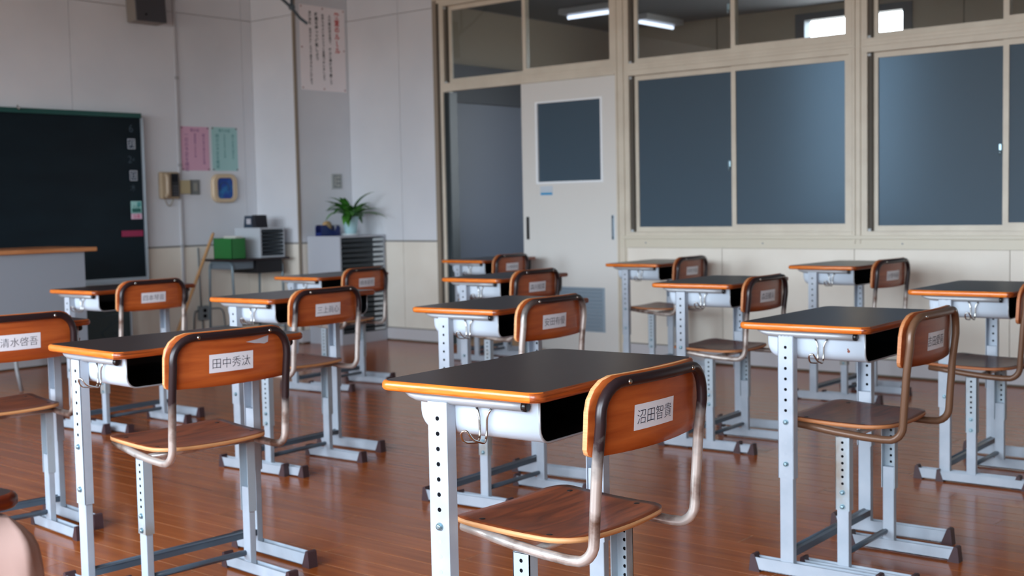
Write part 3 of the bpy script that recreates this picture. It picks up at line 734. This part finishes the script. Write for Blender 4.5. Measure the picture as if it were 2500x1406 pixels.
MB().tube([(4.67-ox, by(4.67)-.026-oy, .045+1.25), (4.67-ox, by(4.67)-.026-oy, .02+1.25), (4.67-ox, by(4.67)-.045-oy, .012+1.25), (4.67-ox, by(4.67)-.05-oy, .03+1.25)], .005, 8).build('map_hook', M['chrome'], t)
CH = mat('chalk_white', (150, 158, 166), .9); CHF = mat('chalk_faint', (66, 82, 94), .9)
for body, z, s_ in (('6', 1.775, .09), ('24', 1.535, .08), ('木', 1.315, .06)):
    x = 5.595; wall_text(body, s_, x-ox, by(x)-.0006-oy, z-oz, CHF, t, off=-.01, name='chalk_writing')
# magnet plates with the characters for month and day
MG = mat('magnet_navy', (40, 54, 76), .5); MW = mat('magnet_white', (206, 212, 220), .5)
for ch, z, lab in (('月', 1.655, 'upper small navy magnet plate with a white month character on the chalkboard'), ('日', 1.41, 'lower small navy magnet plate with a white day character on the chalkboard')):
    x = 5.59 if ch == '月' else 5.598
    p = empty('magnet_plate', (x, by(x)-.001, z), label=lab, category='magnet', group='date magnets on the chalkboard')
    MB().box(-.036, .036, -.004, 0, -.042, .042, bev=.003).build('plate', MG, p)
    MB().box(-.033, .033, -.0048, -.004, .034, .039).box(-.033, .033, -.0048, -.004, -.039, -.034).box(-.033, -.029, -.0048, -.004, -.039, .039).box(.029, .033, -.0048, -.004, -.039, .039).build('white_border', MW, p)
    wall_text(ch, .056, 0, -.0046, 0, MW, p, off=-.01)
def card(name, x0, x1, z0, z1, col, lab, cat, strips=(), txt=None):
    x = (x0+x1)/2; p = empty(name, (x, by(x)-.001, (z0+z1)/2), label=lab, category=cat)
    MB().box(x0-x, x1-x, -.004, 0, z0-(z0+z1)/2, z1-(z0+z1)/2, bev=.001).build('card', mat(name+'_paint', col, .5), p)
    for (a, b, c0, c1, cc) in strips: MB().box(a, b, -.0046, -.004, c0, c1).build('printed_block', mat(name+'_print', cc, .5), p)
    if txt: wall_text(txt[0], txt[1], 0, -.0046, 0, mat(name+'_ink', txt[2], .5), p)
    return p
card('duty_card', 5.565, 5.66, 1.118, 1.212, (150, 200, 196), 'pale green duty card on the right rim of the chalkboard', 'card', ((.008, .040, .004, .040, (70, 150, 150)), (-.040, .040, -.040, -.010, (20, 92, 84))), ('日直', .034, (30, 110, 100)))
card('name_card', 5.565, 5.66, 1.072, 1.115, (214, 180, 200), 'pink and white name card directly below the pale green duty card', 'card', (), ('当番', .034, (190, 60, 96)))
card('magnet_bar', 5.475, 5.665, .938, .985, (140, 14, 66), 'dark magenta magnet bar low at the right rim of the chalkboard', 'magnet', ())
# small board below
t = empty('portable_chalkboard', (5.26, 8.36, 0), label='dark green board with chalk lines standing on the floor below the large chalkboard', category='chalkboard')
MB().box(-.22, .20, 0, .03, .02, .56).build('panel', mat('board_dark', (16, 36, 38), .5), t)
MB().box(.188, .206, -.004, .034, 0, .575).box(-.226, -.214, -.004, .034, 0, .575).build('side_rail', ALU, t)
MB().tube([(-.06, -.002, .22), (.02, -.002, .10), (.16, -.002, .18), (.08, -.002, .32)], .0022, 6, closed=True).tube([(.055+.02*math.cos(a), -.002, .21+.02*math.sin(a)) for a in [i*.7 for i in range(9)]], .0018, 6, closed=True).tube([(-.09, -.002, .34), (.12, -.002, .36)], .0022, 6).build('chalk_drawing', CHF, t, kind='stuff')
# lectern
LX0, LX1, LY0, LY1, LZ = 3.45, 4.50, 7.40, 7.92, .885
t = empty('lectern', ((LX0+LX1)/2, (LY0+LY1)/2, 0), label='teacher\'s lectern with grey panels and a wooden top at the left edge', category='lectern')
hx, hy = (LX1-LX0)/2, (LY1-LY0)/2
MB().box(-hx-.02, hx+.08, -hy-.03, hy+.03, LZ-.012, LZ+.016, bev=.006).build('lectern_top', M['podium_wood'], t)
LP = mat('lectern_grey', (150, 156, 166), .45)
MB().box(-hx, hx, -hy, -hy+.012, .27, LZ-.012).build('front_panel', LP, t)
MB().box(hx-.012, hx, -hy+.012, hy, .27, LZ-.012).build('side_panel', LP, t); MB().box(-hx, -hx+.012, -hy+.012, hy, .27, LZ-.012).build('side_panel', LP, t)
MB().box(-hx+.012, hx-.012, -hy+.012, hy, .30, .315).build('shelf', LP, t)
for q, fl in ((.035, .03), (-hx+.10, -.03)):
    for yy in (-hy+.035, hy-.035):
        MB().tube(smooth_path([(q, yy, .272), (q, yy, .16), (q+fl, yy, .004)], .05, 5), .0125, 10).build('tube_leg', M['rail'], t)
MB().tube([(.035, -hy+.035, .262), (.035, hy-.035, .262)], .0125, 10).tube([(-hx+.10, -hy+.035, .262), (-hx+.10, hy-.035, .262)], .0125, 10).build('tube_rail', M['rail'], t)
MB().box(-hx+.012, hx-.012, -hy+.012, hy-.002, .27, .282).build('bottom_panel', LP, t)
# loudspeaker
t = empty('wall_speaker', (5.775, 8.47, 2.60), label='dark grey box loudspeaker high on the front wall', category='speaker'); t.rotation_euler = (math.radians(-4), 0, 0)
SG = mat('speaker_side', (128, 122, 116), .5)
MB().box(-.135, .135, -.060, .060, 0, .36, bev=.006).build('cabinet', SG, t)
MB().box(-.134, .136, -.074, -.060, -.002, .358, bev=.004).build('grille', mat('speaker_grille', (70, 70, 76), .7), t)
MB().cyl((-.05, -.075, .05), (0, 1, 0), .008, .004).build('badge', M['hole'], t)
MB().box(-.04, .04, .055, .085, .12, .26).build('wall_mount', M['black'], t)
# cable duct with cable
t = empty('cable_duct', (6.077, YF, 0), label='vertical white cable duct on the front wall beside the chalkboard', category='cable duct')
MB().box(-.011, .011, -.016, 0, .12, ZC-.02, bev=.002).build('duct', mat('duct_white', (186, 186, 190), .4), t)
for z in (2.2, 1.5, .845): MB().box(-.015, .017, -.019, 0, z-.012, z+.012, bev=.002).build('clip', mat('duct_clip', (160, 160, 164), .4), t)
# posters
PI = mat('poster_pink', (214, 168, 192), .6); PG = mat('poster_green', (162, 204, 204), .6)
PIK = mat('purple_ink', (120, 84, 128), .7); PGK = mat('teal_ink', (50, 124, 132), .7)
def poster(x0, x1, z0, z1, m, ink, lab, cols, title):
    cx, cz = (x0+x1)/2, (z0+z1)/2; W_, H_ = (x1-x0)/2, (z1-z0)/2
    p = empty('poster', (cx, YF, cz), label=lab, category='poster', group='coloured posters on the front wall')
    MB().box(-W_, W_, -.0015, -.0003, -H_, H_).build('sheet', m, p)
    for dx, top, body, sz in cols: wall_text('\n'.join(body), sz, dx, -.0017, top-len(body)*sz*.5, ink, p, sxy=(1, 1))
    wall_text(title, .030, -.0, -.0017, H_-.028, ink, p)
    for a in (-1, 1):
        for b in (-1, 1): MB().cyl((a*(W_-.010), -.004, b*(H_-.010)), (0, 1, 0), .006, .005).build('tack', mat('tack', (110, 70, 90), .4), p)
poster(6.105, 6.380, 1.458, 1.815, PI, PIK, 'pink poster with vertical writing beside the cable duct', ((.085, .125, '朝の会の進め方日直', .028), (.0, .125, '健康観察と先生の話', .022), (-.085, .125, '一日の予定を確認', .040)), '朝の会')
poster(6.408, 6.671, 1.458, 1.820, PG, PGK, 'pale turquoise poster with vertical writing near the corner', ((.085, .125, '帰りの会の進め方', .026), (.0, .125, '今日のめあてを反省', .022), (-.075, .125, '明日の予定を確認', .036)), '帰りの会')
# telephone, boxes, clock
t = empty('wall_telephone', (5.96, YF, 1.335), label='beige wall telephone with a dark keypad right of the chalkboard', category='telephone')
MB().box(-.090, .085, -.050, -.001, -.108, .108, bev=.014).build('body', mat('phone_beige', (176, 156, 130), .45), t)
MB().tube(smooth_path([(-.055, -.058, .085), (-.055, -.085, .075), (-.055, -.085, -.075), (-.055, -.058, -.085)], .02, 4), .018, 12).build('handset', mat('handset_beige', (170, 150, 126), .4), t)
MB().box(.004, .072, -.053, -.050, -.090, .096).build('keypad_panel', mat('keypad_dark', (38, 40, 46), .4), t)
kb = MB()
for i in range(3):
    for j in range(4): kb.box(.013+i*.019, .026+i*.019, -.056, -.053, -.080+j*.022, -.066+j*.022)
kb.build('keys', mat('keys_grey', (90, 92, 98), .5), t, kind='stuff')
MB().box(.012, .064, -.0545, -.053, .03, .085).build('display', mat('phone_display', (30, 34, 42), .2), t)
MB().tube([(-.055-.06*math.sin(math.pi*k/10)*0+.09*k/10, -.03, -.10-.065*math.sin(math.pi*k/10)) for k in range(11)], .004, 8).build('cord', mat('cord_beige', (150, 140, 124), .5), t)
t = empty('junction_box', (6.120, YF, 1.325), label='small cream box on the wall directly right of the telephone', category='wall box')
MB().box(-.055, .042, -.030, -.019, -.058, .052, bev=.004).box(-.03, .03, -.019, -.001, -.04, .04).build('box', mat('box_cream', (184, 170, 134), .5), t)
t = empty('wall_switch', (6.222, YF, 1.322), label='grey switch plate right of the small cream box', category='switch')
MB().box(-.046, .046, -.010, -.0005, -.062, .060, bev=.003).build('plate', mat('switch_grey', (120, 124, 124), .45), t); MB().box(-.018, .018, -.016, -.010, -.032, .032, bev=.002).build('rocker', mat('rocker_grey', (150, 150, 142), .4), t)
t = empty('picture_frame', (6.51, YF, 1.312), label='round-cornered beige frame around a blue picture below the turquoise poster', category='picture frame')
o_ = round_rect(.252, .240, .07, 8); i_ = round_rect(.166, .172, .035, 8)
bm = bmesh.new(); R4 = [[bm.verts.new((x, y, z)) for x, z in pts] for pts, y in ((o_, -.001), (o_, -.026), (round_rect(.236, .224, .063, 8), -.036), (i_, -.036), (i_, -.020))]
for A, B in zip(R4, R4[1:]):
    for k in range(len(A)): bm.faces.new((A[k], A[(k+1) % len(A)], B[(k+1) % len(A)], B[k])).smooth = False
bmesh.ops.recalc_face_normals(bm, faces=bm.faces[:]); me = bpy.data.meshes.new('frame'); bm.to_mesh(me); bm.free()
link('frame', me, mat('frame_beige', (206, 184, 154), .45), t)
bm = bmesh.new(); bm.faces.new([bm.verts.new((x, -.021, z)) for x, z in round_rect(.170, .176, .036, 8)]); bmesh.ops.recalc_face_normals(bm, faces=bm.faces[:])
me = bpy.data.meshes.new('picture'); bm.to_mesh(me); bm.free()
pm = mat('picture_blue', (24, 84, 170), .3); noise_mix(pm, (16, 66, 156), (40, 140, 190), ns=9, lo=.5, hi=.72, obj_shift=False)
link('picture', me, pm, t)
MB().tube([(.045*math.cos(a)-.005, -.0225, .045*math.sin(a)+.005) for a in [math.radians(-30+24*i) for i in range(11)]], .003, 6).build('swirl', mat('picture_swirl', (60, 90, 110), .5), t)
# outlet and conduits
t = empty('wall_outlet', (6.25, YF, .285), label='grey outlet box low on the wall behind the leaning wooden pole', category='outlet')
OG = mat('outlet_grey', (126, 134, 138), .45)
MB().box(-.045, .045, -.040, -.001, -.060, .060, bev=.005).build('box', OG, t)
MB().cyl((0, -.043, .022), (0, 1, 0), .016, .006).cyl((0, -.043, -.024), (0, 1, 0), .016, .006).build('socket', M['hole'], t, kind='stuff')
CD = mat('conduit_grey', (112, 122, 128), .4)
MB().tube([(-.02, -.02, .06), (-.028, -.02, .30), (-.03, -.02, .54)], .006, 8).build('conduit', CD, t)
MB().tube(smooth_path([(-.045, -.02, .02), (-.09, -.02, .02), (-.10, -.02, -.17)], .05, 5), .006, 8).build('conduit', CD, t)
MB().tube(smooth_path([(.045, -.02, .03), (.20, -.02, .03), (.22, -.02, -.17)], .06, 5), .005, 8).build('conduit', CD, t)
MB().tube([(-.01, -.02, -.06), (-.01, -.02, -.20)], .006, 8).build('conduit', CD, t)
# leaning pole
pa, pb = Vector((5.72, 8.26, .006)), Vector((6.285, 8.40, .945))
dv = pb-pa
t = MB().tube([(0, 0, 0), dv*.02, dv*.98, dv], [.011, .013, .013, .009], 10).build('wooden_pole', M['pole_wood'], None, label='bare wooden pole leaning beside the low corner table', category='pole'); t.location = pa
# low corner table (old school desk)
t = empty('corner_table', (6.475, 8.235, 0), label='old dark-topped school table with thin tube legs in the room corner', category='table')
TZ = .735
MB().box(-.300, .300, -.200, .190, TZ-.018, TZ, bev=.004).build('table_top', M['top'], t)
MB().box(-.02, .245, -.165, .15, TZ-.125, TZ-.0185).build('book_box', mat('dark_book_box', (26, 26, 30), .5), t)
MB().box(-.245, -.03, -.14, .15, TZ-.085, TZ-.0185, bev=.006).build('bracket_box', mat('bracket_grey', (110, 122, 132), .5), t)
for s in (-1, 1):
    q = s*.255
    MB().tube(smooth_path([(q, -.175, .004), (q, -.150, TZ-.03), (q, .140, TZ-.03), (q, .165, .004)], .05, 6), .0105, 10).build('tube_leg', mat('tube_leg_grey', (126, 144, 154), .35, metal=.3), t)
    MB().tube([(q, -.17, .16), (q, .158, .16)], .008, 8).build('stretcher', bpy.data.materials['tube_leg_grey'], t)
MB().tube([(-.255, .158, .17), (.255, .158, .17)], .008, 8).build('stretcher', bpy.data.materials['tube_leg_grey'], t)
# green basket with paper
t = empty('green_basket', (6.270, 8.175, TZ), label='bright green open box on the corner table', category='box')
GB = mat('basket_green', (34, 112, 52), .45)
mb = MB(); a_, b_, h_ = .068, .118, .168
mb.box(-a_, a_, -b_, b_, 0, .006).box(-a_, a_, -b_, -b_+.004, 0, h_).box(-a_, a_, b_-.004, b_, 0, h_).box(-a_, -a_+.004, -b_, b_, 0, h_).box(a_-.004, a_, -b_, b_, 0, h_*.93)
mb.build('basket_body', GB, t)
MB().tube([(x, y, h_-.002) for x, y in ((-a_, -b_), (a_, -b_), (a_, b_), (-a_, b_))], .004, 6, closed=True).build('rim', GB, t)
t = MB().box(-.02, .058, -.10, .06, 0, .176, bev=.004, rot=Matrix.Rotation(math.radians(3), 3, 'Y')).build('paper_stack', mat('paper_white', (206, 202, 196), .6), None, label='pale papers sticking out of the bright green box', category='paper'); t.location = (6.272, 8.175, TZ+.007)
# letter case
def letter_case(name, x0, x1, y0, y1, z0, z1, nd, lab, plinth=0., lw=.30, body=(188, 194, 202)):
    t = empty(name, ((x0+x1)/2, (y0+y1)/2, z0), label=lab, category='drawer cabinet')
    hx, hy, H = (x1-x0)/2, (y1-y0)/2, z1-z0; w = .014
    bm_ = mat(name+'_body', body, .45); dk = mat(name+'_drawer', (36, 46, 54), .5)
    b = MB(); b.box(-hx, -hx+w, -hy, hy, 0, H).box(hx-w, hx, -hy, hy, 0, H).box(-hx+w, hx-w, -hy, hy, H-w, H).box(-hx+w, hx-w, -hy, hy, 0, w+plinth).box(-hx+w, hx-w, hy-w, hy, w+plinth, H-w)
    b.build('carcass', bm_, t)
    dh = (H-2*w-plinth)/nd; lm = mat(name+'_label', (196, 206, 212), .5)
    for k in range(nd):
        z = w+plinth+dh*k
        dr = MB().box(-hx+w+.002, hx-w-.002, -hy+.002, hy-w-.004, z+.003, z+dh*.62).box(-hx+w+.002, hx-w-.002, -hy-.004, -hy+.002, z+.003, z+dh*.80, bev=.002).build('drawer', dk, t)
        if lw: MB().box(hx*(1-2*lw)+.01, hx-w-.008, -hy-.0055, -hy-.004, z+dh*.18, z+dh*.68).build('label_strip', lm, dr)
    return t
letter_case('letter_case', 6.490, 6.745, 8.06, 8.385, TZ, .980, 7, 'small white letter case with dark drawers on the corner table', lw=0)
letter_case('drawer_cabinet', 6.925, 7.438, 7.585, 7.982, 0, .897, 19, 'tall grey cabinet of shallow dark drawers below the potted plant', plinth=.075, body=(184, 188, 198))
# dark box on the letter case
t = empty('pencil_sharpener', (6.560, 8.20, .980), label='dark blue boxy device with a white sticker on top of the letter case', category='device')
SB = mat('device_blue', (36, 56, 76), .4)
MB().prism([(-.085, 0), (-.070, .098), (.070, .098), (.085, 0)], 0, -.055, .055).build('body', SB, t)
MB().prism([(-.088, .0), (-.072, .102), (-.030, .104), (-.030, 0)], 0, -.058, .058).build('front_cover', mat('device_dark', (28, 30, 40), .4), t)
MB().box(-.0565, -.0555, -.01, .045, .03, .075).build('sticker', M['label_used'], t)
# tape dispenser
t = empty('tape_dispenser', (7.052, 7.865, .897), .08, label='dark blue tape dispenser on the left of the tall grey cabinet', category='tape dispenser')
TB = mat('dispenser_blue', (22, 40, 104), .35)
MB().prism([(-.115, 0), (.115, 0), (.115, .066), (.100, .085), (.075, .082), (.060, .045), (.03, .038), (-.03, .070), (-.055, .092), (-.105, .092), (-.115, .07)], 1, -.034, -.028).prism([(-.115, 0), (.115, 0), (.115, .066), (.100, .085), (.075, .082), (.060, .045), (.03, .038), (-.03, .070), (-.055, .092), (-.105, .092), (-.115, .07)], 1, .028, .034).box(-.115, .115, -.028, .028, 0, .03).build('body', TB, t)
MB().lathe([(.022, -.012), (.046, -.012), (.046, .012), (.022, .012)], (0, 0, 0), 20).build('tape_roll', mat('tape_tan', (206, 168, 120), .4), t)
tp = [c_ for c_ in t.children if c_.name.startswith('tape_roll')][0]; tp.rotation_euler = (math.pi/2, 0, 0); tp.location = (-.01, 0, .078)
MB().box(.080, .112, -.026, .026, .083, .087).build('cutter', M['black'], t)
# potted plant
t = empty('potted_plant', (7.175, 7.72, .897), label='green leafy plant in a pale turquoise pot on the tall grey cabinet', category='plant')
MB().lathe([(.05, 0), (.072, .004), (.078, .016), (.060, .012), (.03, .008)], (0, 0, 0), 24).build('saucer', mat('saucer_white', (214, 222, 226), .3), t)
MB().lathe([(.042, .009), (.052, .03), (.061, .10), (.070, .148), (.074, .150), (.074, .158), (.066, .158), (.061, .145), (.02, .140)], (0, 0, 0), 28).build('pot', mat('pot_turquoise', (170, 206, 214), .35), t)
MB().lathe([(.061, .140), (.045, .147), (.01, .149)], (0, 0, 0), 20).build('soil', mat('soil', (50, 38, 30), .9), t)
LF = mat('leaf_green', (48, 112, 40), .38); noise_mix(LF, (30, 86, 30), (84, 150, 58), ns=9, lo=.35, hi=.65)
rnd = random.Random(5)
def leaf(az, tilt, ln, wd, droop):
    bm = bmesh.new(); rows = []; n = 8; p = Vector((.02*math.cos(az), .02*math.sin(az), .145)); el = tilt
    d_h = Vector((math.cos(az), math.sin(az), 0)); side = Vector((-math.sin(az), math.cos(az), 0))
    for k in range(n+1):
        f_ = k/n; w_ = wd*math.sin(math.pi*min(1, .06+f_*.94))**.8*(1-.25*f_) if k < n else 0.001
        up_ = Vector((0, 0, 1))*math.cos(el)-d_h*math.sin(el)
        rows.append([bm.verts.new(p+side*w_+up_*w_*.35), bm.verts.new(p), bm.verts.new(p-side*w_+up_*w_*.35)])
        step = d_h*math.cos(el)+Vector((0, 0, math.sin(el))); p = p+step*ln/n; el -= droop/n
    for a, b in zip(rows, rows[1:]):
        for j in (0, 1): bm.faces.new((a[j], b[j], b[j+1], a[j+1])).smooth = True
    me = bpy.data.meshes.new('leaf'); bm.to_mesh(me); bm.free()
    o = link('leaf', me, LF, t); return o
for k in range(40):
    az = rnd.uniform(0, 2*math.pi); 
    tl = math.radians(rnd.choice((rnd.uniform(20, 50), rnd.uniform(45, 85))))
    leaf(az, tl, rnd.uniform(.19, .32), rnd.uniform(.024, .036), rnd.uniform(.6, 1.9))
# poster and switch on the column
t = empty('classroom_rules_poster', (7.177, Y2, 2.47), label='white poster with one red and four black lines of vertical writing', category='poster')
PP = mat('poster_paper', (248, 242, 246), .6)
MB().box(-.252, .252, -.0015, -.0003, -.352, .352).build('sheet', PP, t)
RD = mat('red_ink', (196, 40, 34), .7); BK = mat('black_ink', (20, 36, 46), .7)
def vtext(body, x, ztop, zbot, m):
    n = len(body); sp = (ztop-zbot)/n
    for k, ch in enumerate(body):
        if ch == ' ': continue
        wall_text('ｌ' if ch == 'ー' else ch, sp*.98, x, -.0017, ztop-sp*(k+.5)-2.47, m, t, off=.03)
vtext('教室のルール', .163, 2.790, 2.440, RD)
vtext('人の話は目を見て 静かに最後まで聞こう', .080, 2.765, 2.175, BK)
vtext('気持ちのよいあいさつと言葉づかいをしよう', .004, 2.765, 2.205, BK)
vtext('時間を守って行動しよう', -.068, 2.770, 2.368, BK)
vtext('整理整頓 自分から進んで教室をきれいに使おう', -.138, 2.775, 2.165, BK)
for a, b in ((-.235, .335), (0, .335), (.235, .335), (-.235, 0), (.235, 0), (-.235, -.335), (0, -.335), (.235, -.335)):
    MB().cyl((a, -.004, b), (0, 1, 0), .006, .005).build('tack', mat('tack_red', (150, 110, 110), .4), t)
t = empty('light_switch', (7.282, Y2, 1.357), label='light switch plate on the column above the potted plant', category='switch')
MB().box(-.061, .061, -.009, -.0005, -.065, .065, bev=.003).build('plate', mat('plate_light', (178, 182, 182), .4), t)
MB().box(-.036, .044, -.011, -.009, -.052, .052).build('inner_panel', mat('plate_dark', (96, 108, 112), .5), t)
for z in (-.034, 0, .034): MB().box(-.004, .036, -.0135, -.011, z-.013, z+.013).build('rocker', mat('rocker_light', (170, 172, 168), .4), t)
MB().box(-.030, -.010, -.0135, -.011, -.045, .045).build('rocker', bpy.data.materials['rocker_light'], t)
# ceiling-hung bracket in front of the column
t = empty('ceiling_bracket', (6.507, 7.60, ZC), label='grey metal rod bracket hanging from the ceiling in front of the white poster', category='bracket')
BR = mat('bracket_steel', (92, 106, 116), .35, metal=.4)
MB().tube([(0, 0, 0), (0, 0, -.46)], .012, 10).build('rod', BR, t)
MB().tube([(-.60, 0, -.005), (-.147, 0, -.365), (0, 0, -.455), (.08, 0, -.525), (.150, 0, -.560)], .012, 10).build('brace', BR, t)
MB().box(-.06, .06, -.04, .04, -.012, 0).box(-.65, -.55, -.04, .04, -.012, 0).build('ceiling_plate', BR, t)
MB().cyl((0, 0, -.45), (0, 1, 0), .020, .034, 12).build('joint', BR, t)
# bag hanging from the hook of the lower left desk
t = empty('cloth_bag', (.824, 1.635, .508), label='pale pink cloth bag hanging at the lower left corner of the picture', category='bag')
bm = bmesh.new(); rows = []; nr, ns_ = 16, 28
for i in range(nr+1):
    f_ = i/nr; z = .205*(1-f_)
    wx = .026+.022*math.sin(math.pi*min(1, f_*.95+.03)); wy = .092+.034*math.sin(math.pi*(.16+f_*.5))
    if i > nr-4: q = (nr-i)/4; wx *= .5+.5*math.sqrt(q); wy *= .72+.28*math.sqrt(q)
    if i < 3: wx *= (.35, .7, .92)[i]; wy *= (.62, .86, .97)[i]
    rows.append([bm.verts.new((wx*math.cos(a)*(1+.16*math.sin(5*a+f_*3)), wy*math.sin(a)*(1+.05*math.sin(7*a+f_*4)), z-.012*math.sin(3*a)*f_)) for a in [2*math.pi*k/ns_ for k in range(ns_)]])
for A, B in zip(rows, rows[1:]):
    for k in range(ns_): bm.faces.new((A[k], A[(k+1) % ns_], B[(k+1) % ns_], B[k])).smooth = True
bm.faces.new(rows[-1]); bm.faces.new(rows[0][::-1]); bmesh.ops.recalc_face_normals(bm, faces=bm.faces[:])
me = bpy.data.meshes.new('bag_body'); bm.to_mesh(me); bm.free(); link('bag_body', me, mat('bag_pink', (172, 138, 128), .8), t)
MB().tube([(-.012, -.03, .195), (-.004, -.014, .205), (-.004, -.006, .208)], .004, 8).tube([(-.012, .02, .195), (-.004, -.002, .205), (-.004, -.006, .208)], .004, 8).build('drawstring', mat('string_pink', (220, 200, 196), .7), t)
# small details on single desks and chairs
rust = mat('rust_spot', (120, 56, 34), .7)
def kids(o, nm): return [c_ for c_ in o.children if c_.name.split('.')[0] == nm]
DL = [o for o in COL.objects if o.parent is None and o.name.startswith('school_desk')]; CL = [o for o in COL.objects if o.parent is None and o.name.startswith('school_chair')]
kids(DL[14], 'desktop')[0]['dark_tone'] = 1.
tr_ = kids(DL[1], 'book_tray')[0]
MB().cyl((-.2826, -.128, .675), (1, 0, 0), .0042, .0008, 9).cyl((-.2826, -.126, .681), (1, 0, 0), .0025, .0008, 7).build('rust_spot', rust, tr_, kind='stuff')
bk = kids(CL[2], 'backrest')[0]
bm = bmesh.new(); pts = [(.045, .748), (.085, .752), (.128, .760), (.126, .741), (.112, .737), (.095, .740), (.075, .742)]
bm.faces.new([bm.verts.new(cvf(u, z, -.0006)) for u, z in pts]); me = bpy.data.meshes.new('torn_sticker'); bm.to_mesh(me); bm.free()
link('torn_sticker', me, M['label_used'], bk, label='torn white sticker remnant')
